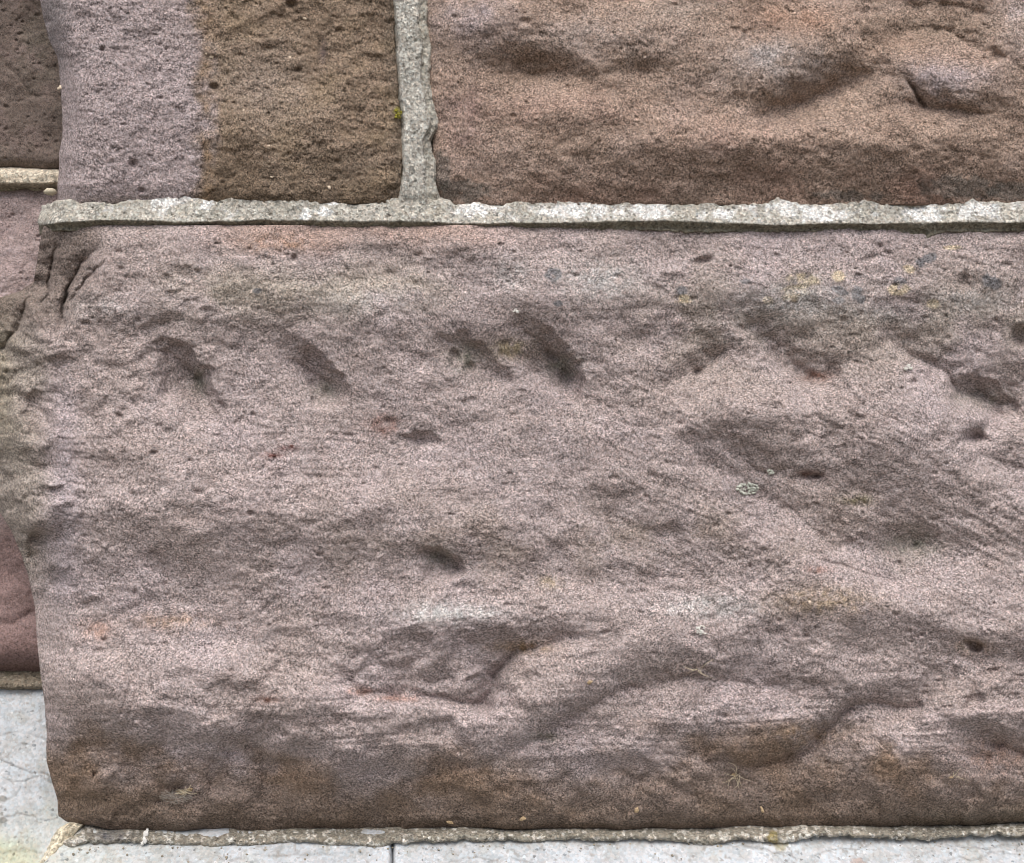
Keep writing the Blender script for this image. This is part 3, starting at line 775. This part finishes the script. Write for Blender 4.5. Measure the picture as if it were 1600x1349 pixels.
f.tint(0.8 * sstep(.57, .66, T), (112, 108, 92)); f.tint(0.25 * sstep(.6, .7, T) * np.clip(n2, 0, 1), (100, 98, 80))  # underside strip: olive algae, darkened further to carry the ledge's shade
f.tint(0.45 * (1 - sstep(.0, .16, T)) * np.clip(0.4 + n1, 0, 1), (150, 146, 130))
mort_f = f
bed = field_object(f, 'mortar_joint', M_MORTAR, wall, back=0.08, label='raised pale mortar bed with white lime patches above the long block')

# vertical joint
ys = axis([(-300, -20, 14), (-20, 322, ST)])
us = np.linspace(0, 1, 50)
f = Field(us * 60 + 612, ys)
U, Yg = np.meshgrid(us, ys)
xl = np.interp(ys, [-300, 0, 40, 100, 150, 175, 230, 280, 300, 326], [612, 612, 614, 617, 619, 624, 626, 625, 621, 612]) + 1.6 * fbm(ys, ys * 0, 22, 3, 230)
xr = np.interp(ys, [-300, 0, 30, 60, 75, 110, 140, 165, 185, 205, 220, 250, 290, 305, 326], [664, 664, 664, 670, 672, 667, 669, 676, 681, 676, 669, 674, 677, 680, 690]) + 2.0 * fbm(ys, ys * 0, 18, 3, 231) + 5
f.X = xl[:, None] + (xr - xl)[:, None] * U
f.Y = Yg.astype(float)
X, Y = f.X, f.Y
rg = np.interp(ys, [-300, 0, 40, 120, 200, 260, 326], [.72, .72, .68, .7, .74, .66, .66])[:, None]
f.H = -8 + 8.0 * sstep(0, .14, U) - 3.5 * sstep(rg, rg + .08, U) - 2.5 * sstep(.93, 1.0, U)
f.H += -2.5 * sstep(300, 322, Y)
f.H += 0.8 * fbm(X, Y, 40, 3, 232) + 0.35 * fbm(X, Y, 12, 2, 233) + 0.3 * fbm(X, Y, 5.5, 2, 234)
f.pits(26, 235, 1.3, 3.2, 0.5, 1.6, (615, 0, 680, 320), 0.9)
f.grain(0.2, 3.6, 236, 0.11)
n1, n2, n3 = mortar_colour(f, (180, 179, 170), 240, dark=0.5)
f.tint(0.5 * sstep(0.25, 0.6, n2) * (U < .66), (206, 204, 194))
f.tint(0.3 * sstep(rg, rg + .08, U), (160, 154, 138))  # right strip darker: shade beside the upper right block put into the colour
f.tint(0.5 * (1 - sstep(0, .12, U)), (140, 134, 118))
vj_f = f
vjoint = field_object(f, 'mortar_joint', M_MORTAR, wall, back=0.08, label='upright mortar joint between the two upper blocks')

# lower bed
xs = axis([(72, 1640, ST), (1640, 2200, 14)])
ts = np.linspace(0, 1, 30)
f = Field(xs, ts * 40 + 1286)
Xg, T = np.meshgrid(xs, ts)
yt = 1284 + 0 * xs
yt = np.interp(xs, [60, 85, 110, 140, 2200], [1290, 1286, 1288, 1286, 1276])
yb = np.interp(xs, [60, 72, 100, 140, 200, 260, 290, 310, 340, 360, 420, 470, 560, 600, 640, 800, 1000, 1120, 1160, 1220, 1260, 1380, 1450, 1520, 1640, 2200],
               [1344, 1340, 1326, 1318, 1318, 1321, 1324, 1321, 1328, 1322, 1320, 1317, 1322, 1324, 1316, 1313, 1312, 1320, 1312, 1318, 1310, 1308, 1313, 1307, 1309, 1309]) + 2.4 * fbm(xs, xs * 0, 22, 3, 250) + 1.2 * fbm(xs, xs * 0, 6, 2, 251)
f.X = Xg.astype(float); f.Y = yt + (yb - yt) * T
X, Y = f.X, f.Y
f.H = -44 + 27.5 * sstep(0, .85, T) - 1.5 * sstep(.9, 1.0, T) - 22 * (1 - np.clip((Xg - 72) / 40.0, 0, 1)) ** 2
f.H += 0.9 * fbm(X, Y, 36, 3, 252, ax=1.4) + 0.45 * fbm(X, Y, 11, 2, 253) + 0.35 * fbm(X, Y, 5, 2, 254)
f.pits(200, 255, 1.8, 4, 0.7, 2, (80, 1286, 1640, 1330), 0.8)
f.grain(0.2, 3.6, 256, 0.12)
n1, n2, n3 = mortar_colour(f, (142, 138, 126), 260, dark=0.45)
f.tint(0.9 * sstep(0.3, 0.55, n3 + 0.3 * n2 + np.interp(X, [72, 110, 140, 1100, 1180, 1250, 1300, 1640], [.55, .4, -.05, -.1, .35, .25, .0, -.05])), (198, 196, 186))
f.blob(176, 1306, 32, 9, (96, 96, 98), 0.8, rag=0.6, wl=9)
f.blob(100, 1298, 18, 12, (222, 216, 196), 0.9, rag=1.0, wl=7)
f.blob(1208, 1312, 8, 12, (140, 126, 62), 0.6, rag=1.0, wl=7)
lb_f = f
lbed = field_object(f, 'mortar_joint', M_MORTAR, wall, back=0.06, label='thin grey brown mortar bed at the foot of the long block')

# ---------------- set back wall on the left
def back_stone(x0, x1, y0, y1, depth, seed, dense=ST):
    f = Field(axis([(x0, -30, 14), (-30, x1, dense)]), axis([(y0, y1, dense)]) if y0 > -40 else axis([(y0, -20, 14), (-20, y1, dense)]),
              None, None, (lambda x: y0 + 2 * fbm(x, x * 0, 18, 2, seed)) if y0 > -40 else None, lambda x: y1 + 2 * fbm(x, x * 0, 18, 2, seed + 1), band=30)
    X, Y = f.X, f.Y
    f.H += depth
    f.H -= 7 * np.clip(1 - f.et / 18.0, 0, 1) ** 2 + 7 * np.clip(1 - f.eb / 18.0, 0, 1) ** 2
    f.H += 3.5 * fbm(X, Y, 90, 3, seed + 2) + 0.9 * fbm(X, Y, 22, 3, seed + 3, ax=1.4) + 0.35 * fbm(X, Y, 8, 2, seed + 4)
    return f

f = back_stone(-700, 130, -300, 262, -72, 300)
X, Y = f.X, f.Y
f.pits(90, 301, 1.8, 4.5, .7, 1.8, (-10, 0, 100, 260)); f.grain(0.17, 3.6, 302, 0.07)
f.crack([(0, 90, .3), (28, 118, .8), (48, 148, 1), (86, 152, .3)], 4, 2.5)
n1 = fbm(X, Y, 60, 3, 303); n2 = fbm(X, Y, 26, 3, 304)
f.C[:] = lin((116, 98, 84)); f.tint(0.6 * np.clip(n1 + .2, 0, 1), (106, 98, 80)); f.tint(0.5 * np.clip(n2, 0, 1), (138, 114, 106)); f.tint(.4 * np.clip(-n2, 0, 1), (96, 82, 74))
field_object(f, 'stone', M_SAND_FINE, back_wall, back=0.16, label='dark brown upper stone of the set back wall')

f = back_stone(-700, 130, 296, 1050, -74, 320)
X, Y = f.X, f.Y
f.bump(30, 1000, 60, 40, 6); f.scarp([(-20, 985, .5), (20, 975, 1), (50, 958, .8)], 18, 22, 6, wob=4)
f.scarp([(-20, 880, .4), (20, 900, .8), (60, 930, .4)], 22, 22, 4, wob=4)
f.H -= 10 * sstep(1010, 1050, Y) ** 2
f.pits(60, 321, 1.8, 4.5, .7, 1.8, (-10, 300, 80, 470)); f.grain(0.15, 3.6, 322, 0.06)
n1 = fbm(X, Y, 60, 3, 323); n2 = fbm(X, Y, 26, 3, 324)
f.C[:] = lin((170, 146, 140)); f.tint(0.4 * np.clip(n2, 0, 1), (160, 134, 132)); f.tint(.4 * np.clip(-n2, 0, 1), (188, 166, 166))
f.tint(0.9 * sstep(780, 860, Y), (150, 116, 109)); f.tint(0.6 * sstep(960, 1040, Y + 10 * n2), (116, 84, 76)); f.tint(0.4 * sstep(860, 900, Y) * np.clip(n2, 0, 1), (156, 120, 112))
field_object(f, 'stone', M_SAND_FINE, back_wall, back=0.16, label='pink stone of the set back wall, reddish towards its foot')

def back_bed(y0, y1, base, seed, label, prof):
    xs = axis([(-700, -30, 14), (-30, 130, ST)]); ts = np.linspace(0, 1, 26)
    f = Field(xs, ts * (y1 - y0) + y0)
    Xg, T = np.meshgrid(xs, ts)
    f.X = Xg.astype(float)
    yt = y0 + 1.8 * fbm(xs, xs * 0, 20, 3, seed); yb = y1 + 1.8 * fbm(xs, xs * 0, 20, 3, seed + 1)
    f.Y = yt + (yb - yt) * T
    f.H = prof(T)
    f.H += 0.9 * fbm(f.X, f.Y, 30, 3, seed + 2) + 0.5 * fbm(f.X, f.Y, 8, 2, seed + 3); f.grain(0.16, 3.6, seed + 4, 0.08)
    mortar_colour(f, base, seed + 5)
    return f

f = back_bed(257, 300, (190, 182, 164), 340, '', lambda T: -84 + 16 * sstep(0, .35, T) + 3 * T - 16 * sstep(.66, .92, T))
f.tint(0.55 * sstep(.66, .74, (f.Y - 257) / 43), (138, 132, 116))
field_object(f, 'mortar_joint', M_MORTAR, back_wall, back=0.15, label='raised cream mortar bed of the set back wall')
f = back_bed(1042, 1078, (126, 118, 104), 360, '', lambda T: -92 + 14 * sstep(0, .8, T) - 5 * sstep(.9, 1, T))
f.tint(0.5 * np.clip(fbm(f.X, f.Y, 14, 2, 366), 0, 1), (100, 100, 76))
field_object(f, 'mortar_joint', M_MORTAR, back_wall, back=0.15, label='dark mossy mortar under the pink stone')

# ---------------- plinth stones
def lime_colour(f, seed):
    X, Y = f.X, f.Y
    n1 = fbm(X, Y, 70, 3, seed); n2 = fbm(X, Y, 24, 3, seed + 1); n3 = fbm(X, Y, 7, 2, seed + 2)
    f.C[:] = lin((186, 192, 195))
    f.tint(.5 * np.clip(n1, 0, 1), (172, 179, 182)); f.tint(.5 * np.clip(-n2, 0, 1), (204, 210, 214)); f.tint(.4 * np.clip(n2, 0, 1), (176, 182, 184))
    f.tint(.7 * sstep(.72, .95, n3 + .2 * n2), (150, 150, 146))
    n4 = fbm(X, Y, 40, 4, seed + 3, gain=.65)
    f.tint(.45 * sstep(.1, .7, n4), (168, 170, 162)); f.tint(.3 * sstep(.35, .8, -n4), (150, 148, 138))
    return n1, n2

def hair(f, poly, w=1.7, a=1.0, dark=0.7):
    s, d, wt = f.scarp(poly, w, w, a, wob=5, p=1.5)
    f.tint(dark * wt * np.exp(-(d / (w * 1.1)) ** 2), (112, 110, 104), s)

# left stone: sloping weathered top running back to the set back wall
f = Field(axis([(-700, -30, 14), (-30, 118, ST)]), axis([(1072, 1372, ST), (1372, 1900, 14)]), None, None, lambda x: 1072 + 1.5 * fbm(x, x * 0, 20, 2, 380), None, band=30)
X, Y = f.X, f.Y
f.H += -84 + 62 * sstep(0, 1, 0 * X + 1) * np.clip((Y - 1072) / 290.0, 0, 1)
f.H -= 4 * np.clip(1 - f.et / 10.0, 0, 1) ** 2
f.H += 1.6 * fbm(X, Y, 90, 3, 381) + 0.35 * fbm(X, Y, 18, 3, 382); f.grain(0.04, 3.6, 383, 0.015)
n1, n2 = lime_colour(f, 385)
f.tint(0.55 * sstep(1290, 1345, Y + 14 * n2) * (1 - sstep(40, 75, X + 8 * n2)), (186, 190, 142))
f.tint(0.25 * sstep(1230, 1300, Y + 14 * n2), (180, 184, 168))
for q in ([(-40, 1150, .4), (10, 1148, .6), (40, 1145, .3), (70, 1152, .4)], [(-30, 1185, .6), (20, 1192, 1), (50, 1205, .7), (80, 1222, .6), (100, 1240, .4)],
          [(-30, 1212, .5), (10, 1215, .6), (38, 1218, .9), (60, 1212, .9), (84, 1226, .8), (110, 1250, .5)], [(28, 1228, .9), (20, 1240, .9), (4, 1252, .4)],
          [(-30, 1288, .5), (10, 1278, .8), (50, 1276, .6), (82, 1280, .7), (110, 1276, .4)], [(-20, 1090, .3), (30, 1082, .5), (60, 1078, .3)], [(0, 1335, .3), (40, 1330, .5), (70, 1338, .3)]):
    hair(f, q)
for (cx, cy, rx, ry) in [(6, 1282, 7, 4), (4, 1248, 6, 4), (4, 1272, 4, 3), (38, 1162, 4, 2)]:
    f.blob(cx, cy, rx, ry, (120, 120, 114), .8, rag=1.0, wl=6)
field_object(f, 'plinth_stone', M_LIME, plinth, back=0.15, label='white cracked plinth stone with a green tinge low down at the left')

def front_plinth(x0, x1, segs, seed, left=None, right=None):
    f = Field(axis(segs), axis([(1302, 1372, ST), (1372, 1900, 14)]), left, right, None, None, band=12)
    X, Y = f.X, f.Y
    t = np.clip((Y - 1302) / 110.0, 0, 1)
    f.H += -28 + 58 * t
    f.H -= 5 * np.clip(1 - np.minimum(f.el, f.er) / 5.0, 0, 1) ** 2
    f.H += 1.3 * fbm(X, Y, 90, 3, seed) + 0.5 * fbm(X, Y, 16, 3, seed + 1); f.grain(0.05, 3.6, seed + 2, 0.02)
    lime_colour(f, seed + 3)
    return f

f = front_plinth(70, 611, [(76, 610.5, ST)], 400, left=lambda y: np.interp(y, [1302, 1320, 1349, 1400], [98, 88, 66, 40]), right=lambda y: 611 + 0 * y)
f.tint(0.5 * np.clip(1 - (f.X - 60) / 90.0, 0, 1) * np.clip(.6 + fbm(f.X, f.Y, 12, 2, 409), 0, 1), (168, 166, 148))
f.tint(0.3 * np.clip(1 - (f.X - 60) / 300.0, 0, 1), (190, 194, 172))
for q in ([(420, 1340, .4), (470, 1330, .6), (520, 1338, .5)], [(300, 1349, .4), (330, 1338, .6), (380, 1343, .4)]):
    hair(f, q)
field_object(f, 'plinth_stone', M_LIME, plinth, back=0.10, label='light grey plinth stone left of the open joint')
f = front_plinth(613, 2200, [(614.5, 1640, ST), (1640, 2200, 14)], 420, left=lambda y: 614.5 + 0 * y)
for q in ([(690, 1349, .5), (730, 1342, .8), (790, 1340, .7), (830, 1348, .5)], [(840, 1330, .6), (850, 1318, .8), (828, 1342, .5)], [(1100, 1318, .5), (1150, 1322, .7), (1200, 1330, .8), (1235, 1338, .9), (1245, 1349, .7)],
          [(1210, 1312, .7), (1222, 1330, .8), (1240, 1338, .5)], [(1270, 1340, .5), (1310, 1326, .8), (1340, 1330, .7), (1360, 1322, .5)], [(900, 1315, .4), (935, 1322, .8), (960, 1318, .4)],
          [(1480, 1345, .5), (1530, 1338, .7), (1560, 1330, .6), (1590, 1338, .5)], [(1500, 1320, .5), (1545, 1324, .7), (1600, 1318, .5)]):
    hair(f, q)
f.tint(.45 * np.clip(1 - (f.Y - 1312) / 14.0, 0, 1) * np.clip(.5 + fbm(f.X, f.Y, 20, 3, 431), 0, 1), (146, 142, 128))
f.blob(1340, 1346, 12, 5, (160, 140, 128), .6, rag=1.0, wl=6); f.blob(1220, 1318, 10, 10, (156, 142, 84), .5, rag=1.0, wl=6)
field_object(f, 'plinth_stone', M_LIME, plinth, back=0.10, label='light grey plinth stone right of the open joint')
# mitre of crumbly mortar between the left stone and the front stones
ys = axis([(1296, 1372, ST), (1372, 1900, 14)]); us = np.linspace(0, 1, 26)
f = Field(us * 40 + 60, ys)
U, Yg = np.meshgrid(us, ys)
xl = np.interp(ys, [1296, 1310, 1330, 1349, 1400, 1900], [88, 80, 72, 58, 26, -60]) + 2.6 * fbm(ys, ys * 0, 10, 3, 440)
xr = np.interp(ys, [1296, 1310, 1330, 1349, 1400, 1900], [122, 112, 92, 76, 50, -30]) + 2.6 * fbm(ys, ys * 0, 10, 3, 441)
f.X = xl[:, None] + (xr - xl)[:, None] * U; f.Y = Yg.astype(float)
f.H = -30 + 34 * np.clip((Yg - 1296) / 110.0, 0, 1) + 6 * np.sin(U * math.pi) - 14 * (1 - sstep(0, .25, U))
f.H += 1.6 * fbm(f.X, f.Y, 14, 3, 442) + .8 * fbm(f.X, f.Y, 6, 2, 443); f.grain(0.2, 3.6, 444, .1)
n1, n2, n3 = mortar_colour(f, (206, 198, 174), 445, dark=.6)
f.tint(.6 * sstep(.2, .5, n2), (224, 218, 200))
field_object(f, 'mortar_joint', M_MORTAR, plinth, back=0.10, label='crumbly cream mortar in the slanting plinth joint')


# ------------------------------------------------------------------ small loose things
def mesh_obj(name, V, F, mat, parent=None, label=None, cat=None, group=None, smooth=True, loc=None, kind=None):
    me = bpy.data.meshes.new(name)
    V = np.array(V, float)
    if loc is not None: V = V - np.array(loc)
    me.from_pydata(V.tolist(), [], F)
    me.polygons.foreach_set('use_smooth', [smooth] * len(F))
    me.update()
    o = link(name, me, mat, parent, None, kind)
    if loc is not None: o.location = loc if parent is None or parent.type != 'EMPTY' else (np.array(loc) - np.array(parent.location))
    if label: o['label'] = label
    if cat: o['category'] = cat
    if group: o['group'] = group
    return o


def tube(pts, r, sides=5):
    pts = np.array(pts, float); V = []; F = []
    for i, p in enumerate(pts):
        t = pts[min(i + 1, len(pts) - 1)] - pts[max(i - 1, 0)]
        t = t / (np.linalg.norm(t) + 1e-12)
        a = np.cross(t, (0.3, 0.9, 0.2)); a /= np.linalg.norm(a) + 1e-12
        b = np.cross(t, a)
        q = r * (1 - 0.6 * i / (len(pts) - 1))
        for k in range(sides):
            an = 2 * math.pi * k / sides
            V.append(p + q * (math.cos(an) * a + math.sin(an) * b))
    for i in range(len(pts) - 1):
        for k in range(sides):
            F.append((i * sides + k, i * sides + (k + 1) % sides, (i + 1) * sides + (k + 1) % sides, (i + 1) * sides + k))
    F.append(tuple(range(sides))[::-1]); F.append(tuple((len(pts) - 1) * sides + k for k in range(sides)))
    return V, F


def lump(c, rx, ry, rz, rng, n=7, m=5, rough=0.25):
    """a small knobbly pebble-like shape: closed"""
    V = []; F = []
    V.append((c[0], c[1], c[2] + rz))
    for j in range(1, m):
        th = math.pi * j / m
        for k in range(n):
            ph = 2 * math.pi * k / n
            q = 1 + rng.uniform(-rough, rough)
            V.append((c[0] + q * rx * math.sin(th) * math.cos(ph), c[1] + q * ry * math.sin(th) * math.sin(ph), c[2] + q * rz * math.cos(th)))
    V.append((c[0], c[1], c[2] - rz))
    for k in range(n): F.append((0, 1 + k, 1 + (k + 1) % n))
    for j in range(m - 2):
        for k in range(n):
            a = 1 + j * n + k; b = 1 + j * n + (k + 1) % n
            F.append((a, a + n, b + n, b))
    e = 1 + (m - 1) * n
    for k in range(n): F.append((e, 1 + (m - 2) * n + (k + 1) % n, 1 + (m - 2) * n + k))
    return V, F


def merge(parts):
    V = []; F = []
    for v, g in parts:
        o = len(V); V += [tuple(q) for q in v]; F += [tuple(i + o for i in t) for t in g]
    return V, F


def on(f, px, py, lift=0.3):
    return unproj(np.float64(px), np.float64(py), f.at(px, py) + lift)

M_LICH = plain_material('pale_lichen', (206, 210, 200), var=0.25, scale=1500)
M_LICHW = plain_material('white_lichen', (224, 224, 218), var=0.12, scale=1500)
M_MOSS = plain_material('yellow_moss', (150, 146, 60), var=0.4, scale=1500)
M_STRAW = plain_material('dry_straw', (206, 194, 168), var=0.25)
M_WEB = plain_material('spider_thread', (190, 188, 180), var=0.1)
M_FLAKE = plain_material('dry_leaf', (182, 160, 128), var=0.45)
M_CHIP = plain_material('quartz_chip', (222, 206, 184), var=0.2)
M_LIMEW = plain_material('lime_splash', (230, 230, 226), var=0.1)
M_DARKCHIP = plain_material('iron_flake', (92, 64, 60), var=0.3)


def lichen(px, py, w, h, n, mat, label, cat, name, seed, f=main_f, group=None):
    rng = random.Random(seed); parts = []
    for k in range(n):
        a = rng.uniform(0, 2 * math.pi); q = math.sqrt(rng.random())
        x, y = px + q * w * math.cos(a), py + q * h * math.sin(a)
        r = rng.uniform(0.5, 1.7) * 0.00058
        parts.append(lump(on(f, x, y, rng.uniform(0.5, 1.3) + .8 * (1 - q)), r * rng.uniform(.8, 1.6), r * 0.8, r * rng.uniform(.6, 1.2), rng, 6, 4, .4))
    V, F = merge(parts)
    return mesh_obj(name, V, F, mat, None, label, cat, group, loc=on(f, px, py, 0))

lichen(1168, 764, 17, 9, 110, M_LICH, 'largest grey green lichen tuft, in the middle right of the long mauve block', 'lichen', 'lichen', 1)
lichen(1180, 758, 5, 5, 8, M_LICH, 'tiny grey green lichen speck just right of the largest tuft', 'lichen', 'lichen', 2) if False else None
lichen(1096, 985, 8, 8, 26, M_LICHW, 'white lichen tuft below the paler patch, lower and left of the largest tuft', 'lichen', 'lichen', 3)
lichen(1418, 574, 9, 4, 22, M_LICHW, 'small bright white lichen scrap under the right hand scarp of the long block', 'lichen', 'lichen', 4)
lichen(622, 178, 6, 8, 26, M_MOSS, 'yellow moss cushion at the left edge of the upright mortar joint', 'moss', 'moss', 5, f=ul_f)
lichen(805, 486, 5, 3, 10, M_LICHW, 'pale lichen speck above the deep middle hollow of the long block', 'lichen', 'lichen', 6)
lichen(1206, 738, 7, 4, 14, M_LICH, 'faint small lichen crumb just above and right of the largest tuft', 'lichen', 'lichen', 7)

def straw(name, cx, cy, strands, r, mat, label, cat, seed, spread, f=main_f, leaves=0):
    rng = random.Random(seed)
    root = on(f, cx, cy, 1.0)
    o = thing(name, label, cat, root)
    for k in range(strands):
        a = rng.uniform(0, 2 * math.pi); L = rng.uniform(.4, 1) * spread
        x, y = cx + rng.uniform(-4, 4), cy + rng.uniform(-3, 3); pts = []
        for i in range(6):
            pts.append(on(f, x, y, 1.2 + 2.4 * math.sin(i / 5 * math.pi)))
            a += rng.uniform(-.5, .5); x += math.cos(a) * L / 5; y += math.sin(a) * L / 5 * .6
        V, F = tube(pts, r * rng.uniform(.6, 1.2))
        mesh_obj('stalk', V, F, mat, o, loc=None)
    for k in range(leaves):
        x, y = cx + rng.uniform(-10, 10), cy + rng.uniform(-5, 5)
        V, F = lump(on(f, x, y, 1.4), .0022 * rng.uniform(.6, 1.2), .0006, .0011 * rng.uniform(.6, 1.2), rng, 7, 4, .5)
        mesh_obj('dry_leaf', V, F, M_FLAKE, o)
    return o

straw('dead_plant', 288, 1236, 11, .0005, M_STRAW, 'withered pale sprig caught in a web near the lower left of the long block', 'dead plant', 11, 26, leaves=5)
straw('dead_plant', 1152, 1213, 11, .0003, M_STRAW, 'thin wispy dry sprig in the brown foot of the long block, right of centre', 'dead plant', 12, 42, leaves=1)
straw('dead_plant', 1092, 1045, 5, .00035, M_STRAW, 'curled dry stalk on the ledge below the white lichen tuft', 'dead plant', 13, 40)
straw('dead_plant', 1492, 1212, 4, .00022, M_STRAW, 'dry scrap with one fine stem near the lower right of the long block', 'dead plant', 14, 30, leaves=1)
straw('dead_plant', 886, 590, 5, .0003, plain_material('grey_fluff', (140, 142, 130)), 'grey tangle stuck in the deepest middle hollow of the long block', 'dead plant', 15, 18, leaves=0)

def web(cx, cy, rx, ry, n, label, seed, f=main_f):
    rng = random.Random(seed); parts = []
    for k in range(n):
        a = rng.uniform(0, math.pi * 2); b = a + rng.uniform(1.6, 3.4)
        p = on(f, cx + rx * math.cos(a), cy + ry * math.sin(a), .6); q = on(f, cx + rx * math.cos(b), cy + ry * math.sin(b), .6)
        pts = [p + (q - p) * t + np.array([0, -0.0006 - .0012 * math.sin(math.pi * t), -.0008 * math.sin(math.pi * t)]) for t in (0, .25, .5, .75, 1)]
        parts.append(tube(pts, .00007, 3))
    V, F = merge(parts)
    mesh_obj('cobweb', V, F, M_WEB, None, label, 'cobweb', loc=on(f, cx, cy, 0))

web(275, 1244, 26, 12, 34, 'grey cobweb round the withered sprig at the lower left of the long block', 21)
web(1402, 876, 30, 26, 12, 'few loose spider threads across the dark hollow at the right of the long block', 22)

def flake(px, py, w, h, rot, mat, label, seed, f=main_f, cat='leaf', name='leaf_fragment', parent=None, lift=.5):
    rng = random.Random(seed); V = []; F = []
    c, s = math.cos(rot), math.sin(rot)
    n = 9
    ctr = on(f, px, py, lift + (.05 if parent is not None else .5))
    ring = []
    for k in range(n):
        a = 2 * math.pi * k / n; q = rng.uniform(.45, 1.15)
        dx, dy = q * w * math.cos(a), q * h * math.sin(a)
        ring.append(unproj(np.float64(px + dx * c - dy * s), np.float64(py + dx * s + dy * c), f.at(px, py) + lift + (rng.uniform(-.15, .1) if parent is not None else rng.uniform(-.4, 1.1))))
    V = [ctr] + ring + [r + np.array([0, .0004, 0]) for r in ring] + [ctr + np.array([0, .0004, 0])]
    for k in range(n):
        k2 = (k + 1) % n
        F.append((0, 1 + k2, 1 + k)); F.append((1 + k, 1 + k2, 1 + n + k2, 1 + n + k)); F.append((2 * n + 1, 1 + n + k, 1 + n + k2))
    if parent is None:
        return mesh_obj(name, V, F, mat, None, label, cat, loc=ctr)
    return mesh_obj(name, V, F, mat, parent, label)

flake(704, 1286, 9, 4, .1, M_FLAKE, 'buff leaf scrap at the foot of the long block, left of its centre', 31)
flake(818, 1279, 6, 5, -.6, M_FLAKE, 'pale curled leaf scrap at the foot of the long block, near its centre', 32)
flake(995, 1266, 4, 5, .3, M_FLAKE, 'small cream leaf scrap in the brown foot, right of the centre', 33)
flake(921, 1066, 6, 3, -.5, M_FLAKE, 'tiny straw coloured leaf scrap on the smooth slope right of the curved scarp', 34)
flake(1191, 1266, 2.5, 7, -.4, M_FLAKE, 'upright sliver of dry leaf in the brown foot below the wispy sprig', 35)
flake(514, 293, 4, 3, .4, M_CHIP, 'cream crumb lying above the mortar bed under the brown half of the upper left block', 36, f=ul_f, cat='crumb', name='mortar_crumb')
# loose sand and crumbs weathered out of the joints, lying along the plinth
rng = random.Random(77); parts = []
for k in range(170):
    px = rng.uniform(100, 1600); py = np.interp(px, [100, 300, 600, 1600], [1322, 1324, 1322, 1312]) + rng.random() ** 2 * 26 + 1
    q = rng.uniform(.4, 1) ** 2 * .0011
    parts.append(lump(unproj(np.float64(px), np.float64(py), -28 + 58 * (py - 1302) / 110.0 + q * 300), q, q * .8, q * rng.uniform(.6, 1), rng, 6, 4, .3))
V, F = merge(parts)
mesh_obj('grit', V, F, plain_material('grit', (150, 142, 126), var=.35, scale=400), None, 'loose sand and crumbs scattered along the plinth under the lower mortar bed', 'grit', kind='stuff')
# white splash on the lower mortar
rng = random.Random(8)
V, F = merge([lump(on(lb_f, x, y, .4), .0022 * q, .0008, .0032 * q, rng, 8, 5, .35) for x, y, q in ((230, 1299, .7), (228, 1305, 1), (226, 1313, .9), (222, 1318, .55))])
mesh_obj('bird_dropping', V, F, M_LIMEW, None, 'white splash on the lower mortar bed near the left corner', 'bird dropping', loc=on(lb_f, 228, 1306, 0))
# shards of mortar squeezed out of the set back bed
rng = random.Random(9)
V, F = lump(unproj(np.float64(79), np.float64(300), -66.0), .0058, .004, .0030, rng, 10, 6, .16)
mesh_obj('mortar_crumb', V, F, plain_material('cream_mortar', (196, 188, 168)), None, 'cream lump of mortar wedged under the left hand bed beside the corner block', 'crumb', loc=unproj(np.float64(79), np.float64(300), -66.0))

# pale quartz chips and red flakes embedded in the blocks: sub-parts of their stones
for (px, py, w, h) in [(330, 88, 3.5, 6), (94, 137, 5, 5), (476, 28, 4, 2.5), (453, 90, 3, 3), (427, 147, 3, 2), (381, 173, 2.5, 2.5), (420, 228, 4, 2.5), (425, 276, 5, 2.5), (322, 84, 2, 2)]:
    flake(px, py, w, h, random.uniform(-.5, .5), M_CHIP, None, int(px), f=ul_f, name='quartz_chip', parent=ul_block, lift=-.3)
for (px, py, w, h) in [(450, 699, 14, 3.6), (424, 713, 9, 2.6), (1146, 730, 7, 2.2), (898, 862, 5, 2)]:
    flake(px, py, w, h, -.1, M_DARKCHIP, None, int(px), f=main_f, name='iron_flake', parent=main_block, lift=-.4)

# ------------------------------------------------------------------ ground below the picture (it throws light back up)
me = bpy.data.meshes.new('ground')
G = 60.0
me.from_pydata([(-G, -G, -0.62), (G, -G, -0.62), (G, 0.1, -0.62), (-G, 0.1, -0.62)], [], [(0, 1, 2, 3)])
me.update()
link('ground', me, plain_material('gravel_ground', (120, 116, 108), var=.3, scale=60), None, None, 'structure')
